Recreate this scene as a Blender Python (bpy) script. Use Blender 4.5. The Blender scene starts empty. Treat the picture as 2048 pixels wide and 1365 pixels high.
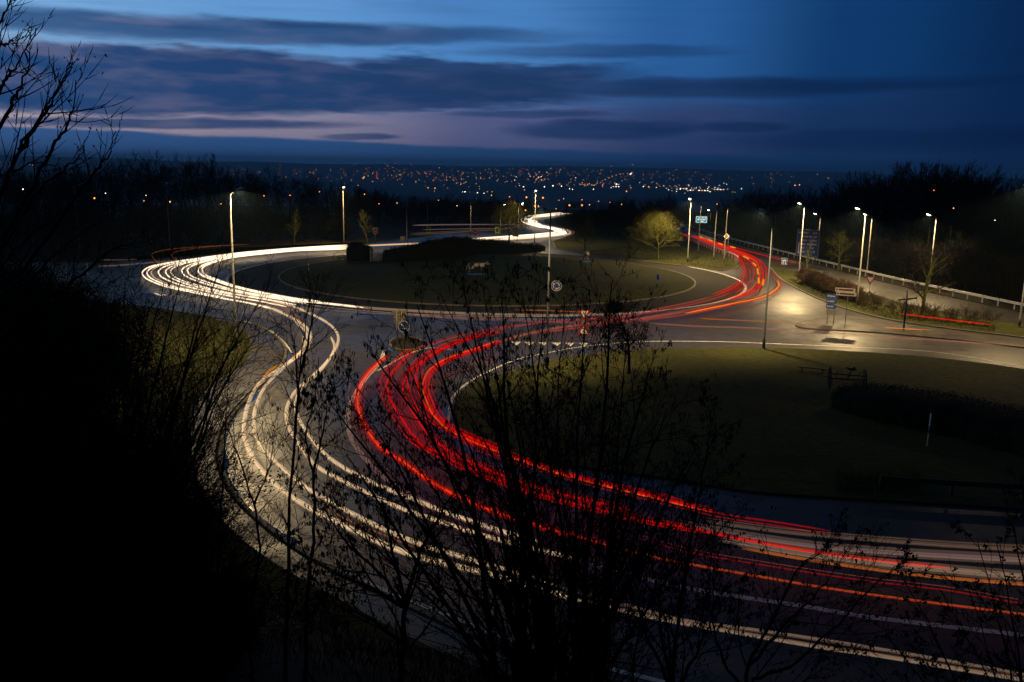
import bpy, bmesh, math, random
from mathutils import Vector, Matrix

# ------------------------------------------------------------------ camera
sc = bpy.context.scene
COL = sc.collection
PI = math.pi
FPX, EYE = 1764.0, 15.0                       # focal length in photo pixels, eye height above the road (m)
PITCH, ROLL = math.radians(11.12), math.radians(1.07)
cam_d = bpy.data.cameras.new('camera')
cam = bpy.data.objects.new('camera', cam_d); COL.objects.link(cam)
cam_d.sensor_width = 36.0; cam_d.lens = FPX/2048*36.0
cam_d.clip_start = 0.1; cam_d.clip_end = 30000
cam.matrix_world = Matrix.Translation((0, 0, EYE)) @ Matrix.Rotation(PI/2-PITCH, 4, 'X') @ Matrix.Rotation(ROLL, 4, 'Z')
sc.camera = cam
ROT = cam.matrix_world.to_3x3()

def ray(px, py):
    return ROT @ Vector(((px-1024)/FPX, -(py-682.5)/FPX, -1.0))
def G(px, py, z=0.0):                          # survey: photo point -> metres on the level z
    d = ray(px, py); t = (z-EYE)/d.z
    return Vector((d.x*t, d.y*t, z))
def AT(px, py, dist):                          # survey: photo point -> point at ground distance dist
    d = ray(px, py); t = dist/math.hypot(d.x, d.y)
    return Vector((d.x*t, d.y*t, EYE+d.z*t))
def ZTOP(base, px, py):                        # height of a thing standing at base whose top is seen at px, py
    return AT(px, py, math.hypot(base.x, base.y)).z

# ------------------------------------------------------------------ dusk sky
world = bpy.data.worlds.new('World'); sc.world = world; world.use_nodes = True
def build_sky():
    nt = world.node_tree; nt.nodes.clear(); L = nt.links
    def N(t, **k):
        n = nt.nodes.new(t)
        for a, b in k.items(): setattr(n, a, b)
        return n
    def put(sock, v):
        if hasattr(v, 'is_output') or isinstance(v, bpy.types.NodeSocket): L.new(v, sock)
        else: sock.default_value = v
    def M(op, a, b=0.0, c=0.0):
        n = N('ShaderNodeMath', operation=op)
        put(n.inputs[0], a); put(n.inputs[1], b); put(n.inputs[2], c)
        return n.outputs[0]
    def SS(v, lo, hi):
        n = N('ShaderNodeMapRange', interpolation_type='SMOOTHSTEP')
        put(n.inputs[0], v); put(n.inputs[1], lo); put(n.inputs[2], hi)
        return n.outputs[0]
    def MIX(fac, a, b):
        n = N('ShaderNodeMix', data_type='RGBA')
        put(n.inputs[0], fac); put(n.inputs[6], a); put(n.inputs[7], b)
        return n.outputs[2]
    def RAMP(v, stops):
        n = N('ShaderNodeValToRGB'); cr = n.color_ramp; cr.interpolation = 'EASE'
        while len(cr.elements) < len(stops): cr.elements.new(0.5)
        for e, (p, c) in zip(cr.elements, stops): e.position = p; e.color = (*c, 1)
        put(n.inputs[0], v); return n.outputs[0]
    tc = N('ShaderNodeTexCoord'); sep = N('ShaderNodeSeparateXYZ'); L.new(tc.outputs['Generated'], sep.inputs[0])
    x, y, z = sep.outputs
    az = M('ARCTAN2', x, y)
    glow = M('MULTIPLY_ADD', M('COSINE', M('ADD', az, 0.9)), 0.5, 0.5)     # 1 towards the set sun, 0 opposite
    # streaky noise drawn out along the horizon
    cmb = N('ShaderNodeCombineXYZ')
    L.new(M('MULTIPLY', az, 3.2), cmb.inputs[0]); L.new(M('MULTIPLY', z, 26.0), cmb.inputs[1])
    n1 = N('ShaderNodeTexNoise'); n1.inputs['Scale'].default_value = 1.6; n1.inputs['Detail'].default_value = 5; n1.inputs['Roughness'].default_value = 0.5
    L.new(cmb.outputs[0], n1.inputs[0])
    cmb2 = N('ShaderNodeCombineXYZ')
    L.new(M('MULTIPLY', az, 5.0), cmb2.inputs[0]); L.new(M('MULTIPLY', z, 130.0), cmb2.inputs[1])
    n2 = N('ShaderNodeTexNoise'); n2.inputs['Scale'].default_value = 1.0; n2.inputs['Detail'].default_value = 4
    L.new(cmb2.outputs[0], n2.inputs[0])
    cmb3 = N('ShaderNodeCombineXYZ')
    L.new(M('MULTIPLY', az, 9.0), cmb3.inputs[0]); L.new(M('MULTIPLY', z, 45.0), cmb3.inputs[1])
    n3 = N('ShaderNodeTexNoise'); n3.inputs['Scale'].default_value = 1.3; n3.inputs['Detail'].default_value = 3
    L.new(cmb3.outputs[0], n3.inputs[0])
    cmb5 = N('ShaderNodeCombineXYZ')
    L.new(M('MULTIPLY', az, 22.0), cmb5.inputs[0]); L.new(M('MULTIPLY', z, 150.0), cmb5.inputs[1])
    n5 = N('ShaderNodeTexNoise'); n5.inputs['Scale'].default_value = 1.0; n5.inputs['Detail'].default_value = 4; n5.inputs['Roughness'].default_value = .6
    L.new(cmb5.outputs[0], n5.inputs[0])
    wob = M('ADD', M('MULTIPLY', M('SUBTRACT', n5.outputs[0], 0.5), 0.016), M('ADD', M('MULTIPLY', M('SUBTRACT', n1.outputs[0], 0.5), 0.030), M('MULTIPLY', M('SUBTRACT', n3.outputs[0], 0.5), 0.034)))
    high = RAMP(glow, [(0.0, (.002, .008, .026)), (0.57, (.0022, .019, .080)), (0.66, (.0050, .044, .155)), (0.74, (.0240, .115, .340)), (0.82, (.070, .235, .56)), (0.90, (.125, .330, .67)), (0.97, (.200, .420, .74))])
    low = RAMP(glow, [(0.0, (.002, .008, .026)), (0.57, (.0030, .0180, .075)), (0.66, (.0085, .032, .115)), (0.74, (.031, .058, .165)), (0.82, (.096, .117, .262)), (0.90, (.295, .262, .375)), (0.97, (.56, .45, .50))])
    cloud = RAMP(glow, [(0.0, (.0016, .006, .020)), (0.57, (.0013, .0095, .043)), (0.66, (.0030, .0175, .070)), (0.74, (.0080, .030, .105)), (0.82, (.0140, .044, .140)), (0.90, (.0165, .056, .172)), (0.97, (.0185, .068, .205))])
    bank = RAMP(glow, [(0.0, (.0016, .006, .020)), (0.57, (.0022, .0165, .070)), (0.70, (.0080, .041, .145)), (0.82, (.0240, .076, .222)), (0.90, (.0340, .103, .285)), (0.97, (.045, .122, .315))])
    TILT = 0.0187                                   # the streets of cloud run slightly aslant to the horizon
    zt = M('SUBTRACT', z, M('MULTIPLY', az, TILT))
    zw = M('ADD', zt, wob)
    clear = MIX(SS(zw, .046, .100), low, high)
    def band(px, py, hx, hy, slope=0.0, soft=0.6, amp=1.0, warp=1.0):
        d = ray(px, py).normalized(); a0 = math.atan2(d.x, d.y); z0 = d.z - a0*TILT
        k = 1.0/FPX
        e = M('MULTIPLY_ADD', wob, warp, M('SUBTRACT', zt, z0))
        da = M('SUBTRACT', az, a0)
        if slope: e = M('MULTIPLY_ADD', da, slope, e)
        e = M('DIVIDE', e, hy*k); da = M('DIVIDE', da, hx*k)
        q = M('MULTIPLY_ADD', e, e, M('MULTIPLY', da, da))
        return M('MULTIPLY', SS(q, 1+soft, 1-soft), amp)
    # cloud banks: bearing and height from survey points px, py, half width, half height
    masks = [band(430, 60, 600, 22, .0, .70, .85, .35),
             band(280, 160, 500, 62, .005, .30, 1.0, .62),
             band(660, 178, 540, 40, .0, .45, 1.0, .75),
             band(940, 156, 300, 36, .02, .60, .95, 1.0),
             band(1300, 176, 560, 18, .01, .75, .85, .25),
             band(330, 247, 330, 10, .0, .70, .9, .22),
             band(1215, 260, 190, 20, .0, .60, .85, .35),
             band(1480, 256, 90, 11, .0, .70, .8, .3),
             band(1050, 229, 150, 8, .0, .80, .7, .2),
             band(720, 274, 75, 6, .0, .60, .8, .15),
             band(1200, 104, 230, 12, .01, .85, .55, .3),
             band(1790, 280, 330, 20, .0, .80, .6, .3)]
    m = masks[0]
    for k in masks[1:]: m = M('MAXIMUM', m, k)
    rest = M('MULTIPLY', M('MULTIPLY', SS(n1.outputs[0], .50, .72), .65), SS(z, .15, .20))
    m = M('MAXIMUM', m, rest)
    m = M('MINIMUM', M('ADD', m, M('MULTIPLY', SS(n2.outputs[0], .45, .80), .16)), 1.0)
    pale = band(160, 112, 380, 26, .0, .95, .62, 1.0)      # thin bright air above the big cloud
    clear2 = MIX(pale, clear, RAMP(glow, [(0.0, (.002, .008, .026)), (0.72, (.01, .05, .18)), (0.86, (.16, .31, .56)), (0.97, (.38, .52, .70))]))
    shade = MIX(M('MULTIPLY', SS(n3.outputs[0], .40, .72), .42), cloud, MIX(.45, cloud, low))      # thinner and thicker parts of the cloud
    col = MIX(m, clear2, shade)
    zb = M('ADD', M('MULTIPLY_ADD', az, -0.020, 0.0205), M('MULTIPLY', wob, .22))
    col = MIX(SS(M('SUBTRACT', z, zb), .0026, -.0018), col, bank)
    bg1 = N('ShaderNodeBackground'); L.new(col, bg1.inputs[0]); bg1.inputs[1].default_value = SKY
    # above the frame the same torn cloud goes on, dimming towards the zenith
    n4 = N('ShaderNodeTexNoise'); n4.inputs['Scale'].default_value = 1.6; n4.inputs['Detail'].default_value = 2
    L.new(cmb.outputs[0], n4.inputs[0])
    up = MIX(M('MULTIPLY', SS(n4.outputs[0], .50, .72), .65), high, cloud)
    bg2 = N('ShaderNodeBackground'); L.new(up, bg2.inputs[0])
    L.new(M('MULTIPLY', M('MULTIPLY_ADD', SS(z, .18, .46), -0.80, 1.0), SKY), bg2.inputs[1])
    mx = N('ShaderNodeMixShader'); L.new(SS(z, .18, .21), mx.inputs[0]); L.new(bg1.outputs[0], mx.inputs[1]); L.new(bg2.outputs[0], mx.inputs[2])
    out = N('ShaderNodeOutputWorld'); L.new(mx.outputs[0], out.inputs[0])
    world.cycles.sampling_method = 'MANUAL'; world.cycles.sample_map_resolution = 256
SKY = 1.0
HAZE = 0.00015
build_sky()
sc.view_settings.view_transform = 'Standard'; sc.view_settings.look = 'None'
sc.view_settings.exposure = 0.0; sc.view_settings.gamma = 1.0
sc.view_settings.use_curve_mapping = False
cy = sc.cycles
cy.use_denoising = True; cy.use_adaptive_sampling = True; cy.adaptive_threshold = 0.02; cy.max_bounces = 4; cy.diffuse_bounces = 2; cy.glossy_bounces = 2
cy.transparent_max_bounces = 24; cy.volume_bounces = 0; cy.sample_clamp_indirect = 2.0
cy.caustics_reflective = False; cy.caustics_refractive = False; cy.use_light_tree = True

# ------------------------------------------------------------------ helpers
def empty(name, label, cat, loc, group=None):
    o = bpy.data.objects.new(name, None); COL.objects.link(o); o.location = loc
    o.empty_display_size = 0.3
    return tag(o, label, cat, group)
def tag(o, label=None, cat=None, group=None, kind=None):
    if label: o['label'] = label
    if cat: o['category'] = cat
    if group: o['group'] = group
    if kind: o['kind'] = kind
    return o
def wloc(o):
    v = Vector((0, 0, 0))
    while o is not None: v = v+Vector(o.location); o = o.parent
    return v
def copy_tree(o, parent=None):
    c = o.copy(); COL.objects.link(c); c.parent = parent
    for ch in list(KIDS.get(o.name, ())): copy_tree(ch, c)
    return c
KIDS = {}

class MB:
    def __init__(s): s.v = []; s.f = []; s.m = []; s.mi = 0
    def face(s, *idx): s.f.append(idx); s.m.append(s.mi)
    def tube(s, pts, rad, n=6, cap=True):
        k = len(pts); v = s.v; f = s.f; b = len(v)
        ref = None
        for i in range(k):
            a = pts[i-1] if i else pts[0]; c = pts[i+1] if i < k-1 else pts[-1]
            t = Vector(c)-Vector(a)
            if t.length < 1e-9: t = Vector((0, 0, 1))
            t.normalize()
            if ref is None:
                ref = Vector((1, 0, 0)) if abs(t.x) < .8 else Vector((0, 1, 0))
            u = ref-t*ref.dot(t); u.normalize(); w = t.cross(u); ref = u
            r = rad[i] if isinstance(rad, (list, tuple)) else rad
            p = pts[i]
            for j in range(n):
                q = 2*PI*j/n; cq = math.cos(q)*r; sq = math.sin(q)*r
                v.append((p[0]+u.x*cq+w.x*sq, p[1]+u.y*cq+w.y*sq, p[2]+u.z*cq+w.z*sq))
        for i in range(k-1):
            for j in range(n):
                j2 = (j+1) % n
                s.face(b+i*n+j, b+i*n+j2, b+(i+1)*n+j2, b+(i+1)*n+j)
        if cap:
            s.face(*[b+j for j in range(n-1, -1, -1)]); s.face(*[b+(k-1)*n+j for j in range(n)])
    def box(s, c, h, rz=0.0, R=None):          # centre, half sizes
        b = len(s.v); cs, sn = math.cos(rz), math.sin(rz)
        for z in (-1, 1):
            for x, y in ((-1, -1), (1, -1), (1, 1), (-1, 1)):
                p = Vector((x*h[0], y*h[1], z*h[2]))
                p = (R @ p) if R is not None else Vector((p.x*cs-p.y*sn, p.x*sn+p.y*cs, p.z))
                s.v.append((c[0]+p.x, c[1]+p.y, c[2]+p.z))
        for q in ((3, 2, 1, 0), (4, 5, 6, 7), (0, 1, 5, 4), (1, 2, 6, 5), (2, 3, 7, 6), (3, 0, 4, 7)): s.face(*[b+i for i in q])
    def plate(s, poly, org, ux, uy, un, t):     # flat polygon of thickness t standing at org, axes ux, uy, facing un
        b = len(s.v); n = len(poly)
        for k in (0, 1):
            for (x, y) in poly:
                p = org+ux*x+uy*y+un*(t*k); s.v.append(tuple(p))
        s.face(*[b+i for i in range(n-1, -1, -1)]); s.face(*[b+n+i for i in range(n)])
        for i in range(n):
            j = (i+1) % n; s.face(b+i, b+j, b+n+j, b+n+i)
    def mesh(s, name, mats, off=None, smooth=False):
        me = bpy.data.meshes.new(name)
        vv = s.v if off is None else [(p[0]-off.x, p[1]-off.y, p[2]-off.z) for p in s.v]
        me.from_pydata(vv, [], s.f); me.update()
        if not isinstance(mats, (list, tuple)): mats = [mats]
        for m in mats: me.materials.append(m)
        if len(mats) > 1: me.polygons.foreach_set('material_index', s.m)
        if smooth: me.polygons.foreach_set('use_smooth', [True]*len(me.polygons))
        return me
    def build(s, name, mats, parent=None, smooth=False, loc=None):
        off = wloc(parent) if parent is not None else loc
        o = bpy.data.objects.new(name, s.mesh(name, mats, off, smooth)); COL.objects.link(o)
        if parent is not None:
            o.parent = parent; KIDS.setdefault(parent.name, []).append(o)
        elif loc is not None: o.location = loc
        return o
def share(o, parent, loc):                      # another child that uses the same mesh data
    c = o.copy(); COL.objects.link(c); c.parent = parent; c.location = loc
    KIDS.setdefault(parent.name, []).append(c); return c

def smooth(pts, n=8, closed=False):             # Catmull-Rom through pts (tuples of any length)
    P = [tuple(p) for p in pts]; k = len(P); out = []
    rng = range(k) if closed else range(k-1)
    for i in rng:
        p1, p2 = P[i], P[(i+1) % k]
        p0 = P[i-1] if (i or closed) else tuple(2*a-b for a, b in zip(p1, p2))
        p3 = P[(i+2) % k] if (i < k-2 or closed) else tuple(2*a-b for a, b in zip(p2, p1))
        for j in range(n):
            t = j/n; t2, t3 = t*t, t*t*t
            out.append(tuple(.5*((2*b)+(-a+c)*t+(2*a-5*b+4*c-d)*t2+(-a+3*b-3*c+d)*t3) for a, b, c, d in zip(p0, p1, p2, p3)))
    if not closed: out.append(P[-1])
    return out
def resample(pts, step):
    out = [Vector(pts[0])]; acc = 0.0
    for a, b in zip(pts[:-1], pts[1:]):
        a, b = Vector(a), Vector(b); d = (b-a).length
        if d < 1e-9: continue
        s = step-acc
        while s <= d:
            out.append(a.lerp(b, s/d)); s += step
        acc = (acc+d) % step
    return out
def side(pts, off):                             # offset a plan polyline to its right by off
    out = []
    for i, p in enumerate(pts):
        a = pts[max(i-1, 0)]; b = pts[min(i+1, len(pts)-1)]
        t = Vector((b[0]-a[0], b[1]-a[1])); t.normalize()
        out.append(Vector((p[0]+t.y*off, p[1]-t.x*off, p[2] if len(p) > 2 else 0)))
    return out
def ribbon(pts, w, z):                          # flat strip along a plan polyline
    m = MB(); l = side(pts, -w/2); r = side(pts, w/2)
    for a, b in zip(l, r): m.v += [(a.x, a.y, z), (b.x, b.y, z)]
    for i in range(len(pts)-1): m.face(2*i, 2*i+1, 2*i+3, 2*i+2)
    return m
def prism(poly, z0, z1):                        # plan polygon raised from z0 to z1
    bm = bmesh.new()
    top = [bm.verts.new((p[0], p[1], z1)) for p in poly]
    fc = bm.faces.new(top)
    if fc.normal.z < 0 or sum((poly[i-1][0]*poly[i][1]-poly[i][0]*poly[i-1][1]) for i in range(len(poly))) < 0: fc.normal_flip()
    bmesh.ops.triangulate(bm, faces=[fc])
    bot = [bm.verts.new((p[0], p[1], z0)) for p in poly]
    n = len(poly)
    for i in range(n):
        j = (i+1) % n
        try: bm.faces.new((top[i], top[j], bot[j], bot[i]))
        except ValueError: pass
    bmesh.ops.recalc_face_normals(bm, faces=bm.faces)
    return bm
def bm_obj(bm, name, mat, kind=None):
    me = bpy.data.meshes.new(name); bm.to_mesh(me); bm.free(); me.materials.append(mat)
    o = bpy.data.objects.new(name, me); COL.objects.link(o)
    if kind: o['kind'] = kind
    return o
def PX(lst, z=0.0): return [G(x, y, z) for x, y in lst]
def inside(p, poly):
    c = False; n = len(poly); j = n-1
    for i in range(n):
        xi, yi, xj, yj = poly[i][0], poly[i][1], poly[j][0], poly[j][1]
        if (yi > p[1]) != (yj > p[1]) and p[0] < (xj-xi)*(p[1]-yi)/(yj-yi)+xi: c = not c
        j = i
    return c

# ------------------------------------------------------------------ materials
def mat(name, col, rough=.8, spec=.3, metal=0.0, noise=None, bump=None, rough2=None, col2=None, coat=0.0):
    """noise=(scale, contrast): second colour patches; bump=(scale, strength, distance)"""
    m = bpy.data.materials.new(name); m.use_nodes = True
    nt = m.node_tree; L = nt.links; b = nt.nodes['Principled BSDF']
    b.inputs['Base Color'].default_value = (*col, 1); b.inputs['Roughness'].default_value = rough
    b.inputs['Specular IOR Level'].default_value = spec; b.inputs['Metallic'].default_value = metal
    if coat: b.inputs['Coat Weight'].default_value = coat
    tc = nt.nodes.new('ShaderNodeTexCoord')
    if noise:
        n = nt.nodes.new('ShaderNodeTexNoise'); n.inputs['Scale'].default_value = noise[0]; n.inputs['Detail'].default_value = 6
        n.inputs['Roughness'].default_value = .65
        L.new(tc.outputs['Object'], n.inputs[0])
        mr = nt.nodes.new('ShaderNodeMapRange'); mr.inputs[1].default_value = .5-noise[1]; mr.inputs[2].default_value = .5+noise[1]
        L.new(n.outputs[0], mr.inputs[0])
        mx = nt.nodes.new('ShaderNodeMix'); mx.data_type = 'RGBA'; L.new(mr.outputs[0], mx.inputs[0])
        mx.inputs[6].default_value = (*col, 1); mx.inputs[7].default_value = (*(col2 or [c*.5 for c in col]), 1)
        L.new(mx.outputs[2], b.inputs['Base Color'])
        if rough2 is not None:
            m2 = nt.nodes.new('ShaderNodeMapRange'); m2.inputs[1].default_value = .35; m2.inputs[2].default_value = .65
            m2.inputs[3].default_value = rough; m2.inputs[4].default_value = rough2
            L.new(n.outputs[0], m2.inputs[0]); L.new(m2.outputs[0], b.inputs['Roughness'])
    if bump:
        n = nt.nodes.new('ShaderNodeTexNoise'); n.inputs['Scale'].default_value = bump[0]; n.inputs['Detail'].default_value = 4
        L.new(tc.outputs['Object'], n.inputs[0])
        bp = nt.nodes.new('ShaderNodeBump'); bp.inputs['Strength'].default_value = bump[1]; bp.inputs['Distance'].default_value = bump[2]
        L.new(n.outputs[0], bp.inputs['Height']); L.new(bp.outputs[0], b.inputs['Normal'])
    return m
def glow(name, col, strength, sample=True):
    m = bpy.data.materials.new(name); m.use_nodes = True; nt = m.node_tree; nt.nodes.clear()
    e = nt.nodes.new('ShaderNodeEmission'); e.inputs[0].default_value = (*col, 1); e.inputs[1].default_value = strength
    o = nt.nodes.new('ShaderNodeOutputMaterial'); nt.links.new(e.outputs[0], o.inputs[0])
    if not sample: m.cycles.emission_sampling = 'NONE'
    return m
def asphalt_mat():
    m = bpy.data.materials.new('wet_asphalt'); m.use_nodes = True; nt = m.node_tree; L = nt.links; b = nt.nodes['Principled BSDF']
    tc = nt.nodes.new('ShaderNodeTexCoord')
    def noise(s, d=5, r=.6):
        n = nt.nodes.new('ShaderNodeTexNoise'); n.inputs['Scale'].default_value = s; n.inputs['Detail'].default_value = d
        n.inputs['Roughness'].default_value = r; L.new(tc.outputs['Object'], n.inputs[0]); return n.outputs[0]
    def rng(v, a, b2, c, d):
        r = nt.nodes.new('ShaderNodeMapRange'); r.inputs[1].default_value = a; r.inputs[2].default_value = b2; r.inputs[3].default_value = c; r.inputs[4].default_value = d
        L.new(v, r.inputs[0]); return r.outputs[0]
    big = noise(.12, 4); mid = noise(.9, 6, .7); fine = noise(11, 3, .8)
    mx = nt.nodes.new('ShaderNodeMix'); mx.data_type = 'RGBA'; L.new(rng(mid, .35, .7, 0, 1), mx.inputs[0])
    mx.inputs[6].default_value = (.047, .042, .037, 1); mx.inputs[7].default_value = (.031, .028, .026, 1)
    mx2 = nt.nodes.new('ShaderNodeMix'); mx2.data_type = 'RGBA'; mx2.blend_type = 'MULTIPLY'; mx2.inputs[0].default_value = 1
    L.new(mx.outputs[2], mx2.inputs[6])
    cc = nt.nodes.new('ShaderNodeCombineColor')
    for i in range(3): L.new(rng(fine, .3, .75, .65, 1.35), cc.inputs[i])
    L.new(cc.outputs[0], mx2.inputs[7]); L.new(mx2.outputs[2], b.inputs['Base Color'])
    add = nt.nodes.new('ShaderNodeMath'); add.operation = 'ADD'
    L.new(rng(big, .38, .62, .38, .54), add.inputs[0]); L.new(rng(mid, .3, .7, -.07, .10), add.inputs[1]); L.new(add.outputs[0], b.inputs['Roughness'])
    b.inputs['Specular IOR Level'].default_value = .36
    bp = nt.nodes.new('ShaderNodeBump'); bp.inputs['Strength'].default_value = .35; bp.inputs['Distance'].default_value = .012
    L.new(fine, bp.inputs['Height']); L.new(bp.outputs[0], b.inputs['Normal'])
    return m
K = {}
K['asphalt'] = asphalt_mat()
K['path'] = mat('damp_path', (.056, .044, .036), .70, .3, noise=(.35, .2), col2=(.036, .031, .027), rough2=.32, bump=(9, .3, .01))
K['puddle'] = mat('standing_water', (.012, .014, .02), .06, .6)
K['grass'] = mat('short_grass', (.044, .050, .014), .95, .1, noise=(2.2, .25), col2=(.030, .036, .012), bump=(9, .35, .03))
def grass_mat():
    m = bpy.data.materials.new('mown_turf'); m.use_nodes = True; nt = m.node_tree; L = nt.links; b = nt.nodes['Principled BSDF']
    tc = nt.nodes.new('ShaderNodeTexCoord')
    def noise(s, d, r=.6, sc=None):
        n = nt.nodes.new('ShaderNodeTexNoise'); n.inputs['Scale'].default_value = s; n.inputs['Detail'].default_value = d; n.inputs['Roughness'].default_value = r
        if sc:
            mp = nt.nodes.new('ShaderNodeMapping'); mp.inputs['Scale'].default_value = sc; L.new(tc.outputs['Object'], mp.inputs[0]); L.new(mp.outputs[0], n.inputs[0])
        else: L.new(tc.outputs['Object'], n.inputs[0])
        return n.outputs[0]
    def ramp(v, stops):
        n = nt.nodes.new('ShaderNodeValToRGB'); cr = n.color_ramp
        while len(cr.elements) < len(stops): cr.elements.new(.5)
        for e, (q, c) in zip(cr.elements, stops): e.position = q; e.color = (*c, 1)
        L.new(v, n.inputs[0]); return n.outputs[0]
    big = ramp(noise(.11, 5, .62), [(.36, (.034, .036, .011)), (.50, (.046, .046, .013)), (.60, (.040, .048, .012)), (.72, (.056, .044, .017))])
    fine = ramp(noise(1.0, 6, .75, (1.6, 3.2, 1)), [(.3, (.40, .40, .40)), (.7, (1.6, 1.6, 1.6))])
    mx = nt.nodes.new('ShaderNodeMix'); mx.data_type = 'RGBA'; mx.blend_type = 'MULTIPLY'; mx.inputs[0].default_value = 1
    L.new(big, mx.inputs[6]); L.new(fine, mx.inputs[7]); L.new(mx.outputs[2], b.inputs['Base Color'])
    b.inputs['Roughness'].default_value = .95; b.inputs['Specular IOR Level'].default_value = .08
    bp = nt.nodes.new('ShaderNodeBump'); bp.inputs['Strength'].default_value = .6; bp.inputs['Distance'].default_value = .06
    L.new(noise(3.0, 5, .7), bp.inputs['Height']); L.new(bp.outputs[0], b.inputs['Normal'])
    return m
K['grass'] = grass_mat()
K['blade'] = mat('grass_blade', (.046, .050, .013), .9, .1, noise=(.3, .2), col2=(.054, .047, .015))
K['earth'] = mat('bank_earth', (.030, .026, .018), .95, .1, noise=(.8, .2), col2=(.018, .016, .012), bump=(4, .9, .06))
K['dry'] = mat('dry_stalk', (.10, .072, .030), .9, .1, noise=(2, .2), col2=(.05, .034, .016))
K['field'] = mat('valley_fields', (.030, .034, .022), .95, .1, noise=(.0022, .08), col2=(.014, .017, .014))
K['kerb'] = mat('kerb_concrete', (.15, .125, .095), .7, .35, noise=(1.6, .2), col2=(.09, .075, .06), bump=(12, .4, .01))
K['apron'] = mat('apron_paving', (.036, .031, .022), .85, .12, noise=(1.2, .2), col2=(.026, .023, .018), bump=(6, .5, .015))
K['paint'] = mat('road_paint', (.80, .78, .74), .6, .4, noise=(2.5, .16), col2=(.42, .40, .38))
K['steel'] = mat('galvanised_steel', (.115, .112, .10), .55, .4, .1, noise=(3, .3), col2=(.085, .085, .08))
K['steel_dark'] = mat('weathered_steel', (.13, .13, .135), .55, .5, .4, noise=(4, .3), col2=(.09, .09, .095))
K['housing'] = mat('lamp_housing', (.16, .17, .19), .4, .5, .3, noise=(5, .3), col2=(.11, .12, .13))
K['rail'] = mat('guardrail_zinc', (.46, .45, .43), .45, .5, .3, noise=(2, .3), col2=(.32, .32, .31))
K['pole_dark'] = mat('dark_pole_paint', (.035, .040, .055), .45, .5, noise=(3, .3), col2=(.025, .028, .04))
K['navy'] = mat('navy_post_paint', (.016, .030, .085), .4, .5, noise=(4, .3), col2=(.01, .02, .055))
K['white'] = mat('sign_white', (.72, .70, .66), .5, .4, noise=(5, .3), col2=(.58, .56, .52))
K['red'] = mat('sign_red', (.42, .018, .014), .5, .4, noise=(5, .3), col2=(.30, .014, .012))
K['blue'] = mat('sign_blue', (.016, .075, .36), .45, .4, noise=(5, .3), col2=(.012, .055, .27))
K['black'] = mat('sign_black', (.012, .012, .012), .6, .3, noise=(5, .3), col2=(.02, .02, .02))
K['brown'] = mat('sign_brown', (.16, .035, .016), .5, .4, noise=(5, .3), col2=(.11, .026, .012))
K['signback'] = mat('sign_back_aluminium', (.30, .28, .22), .55, .5, .3, noise=(4, .3), col2=(.22, .20, .16))
K['lime'] = mat('sign_lime', (.18, .42, .02), .5, .4, noise=(5, .3), col2=(.14, .34, .02))
K['orange'] = mat('sign_orange', (.75, .16, .02), .5, .4, noise=(5, .3), col2=(.6, .12, .02))
K['timber'] = mat('weathered_timber', (.10, .075, .05), .85, .2, noise=(3, .25), col2=(.06, .045, .03), bump=(14, .5, .01))
K['iron'] = mat('rusty_iron', (.022, .018, .016), .7, .4, .4, noise=(6, .25), col2=(.035, .022, .014))
K['gate'] = mat('gate_paint', (.34, .34, .36), .6, .4, noise=(4, .3), col2=(.24, .24, .26))
K['bark'] = mat('dark_bark', (.022, .018, .015), .9, .15, noise=(3, .25), col2=(.014, .012, .010), bump=(20, .4, .01))
K['twig'] = mat('dark_twig', (.020, .016, .014), .85, .2, noise=(2, .25), col2=(.013, .011, .010))
K['moss'] = mat('mossy_bark', (.105, .125, .020), .9, .1, noise=(2.2, .25), col2=(.062, .050, .018), bump=(12, .5, .01))
K['mosstwig'] = mat('mossy_twig', (.105, .130, .020), .9, .1, noise=(1.5, .25), col2=(.085, .058, .022))
K['catkin'] = mat('catkin', (.018, .014, .011), .9, .1, noise=(9, .25), col2=(.04, .028, .012))
K['hedgetwig'] = mat('hedge_twig', (.060, .040, .024), .9, .1, noise=(2, .25), col2=(.034, .024, .016))
K['hedgeleaf'] = mat('withered_leaf', (.085, .048, .020), .85, .2, noise=(1.2, .25), col2=(.045, .030, .014))
K['evergreen'] = mat('dark_hedge_leaf', (.010, .012, .006), .9, .1, noise=(1.2, .25), col2=(.006, .008, .005))
K['woodtwig'] = mat('woodland_twig', (.012, .010, .008), .95, .05, noise=(2, .25), col2=(.008, .007, .006))
K['base_blue'] = mat('plinth_blue', (.03, .16, .42), .5, .4, noise=(3, .3), col2=(.02, .11, .3))
K['lens'] = glow('lamp_lens', (1.0, .86, .60), 30.0, False)
def light_trail_mat(name, col, strength, through=.85, sample=True):      # light without substance: adds its glow, hides nothing
    m = glow(name, col, strength, sample); nt = m.node_tree; e = [n for n in nt.nodes if n.type == 'EMISSION'][0]; o = [n for n in nt.nodes if n.type == 'OUTPUT_MATERIAL'][0]
    t = nt.nodes.new('ShaderNodeBsdfTransparent'); t.inputs[0].default_value = (through, through, through, 1); a = nt.nodes.new('ShaderNodeAddShader')
    nt.links.new(e.outputs[0], a.inputs[0]); nt.links.new(t.outputs[0], a.inputs[1]); nt.links.new(a.outputs[0], o.inputs[0]); return m

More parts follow.
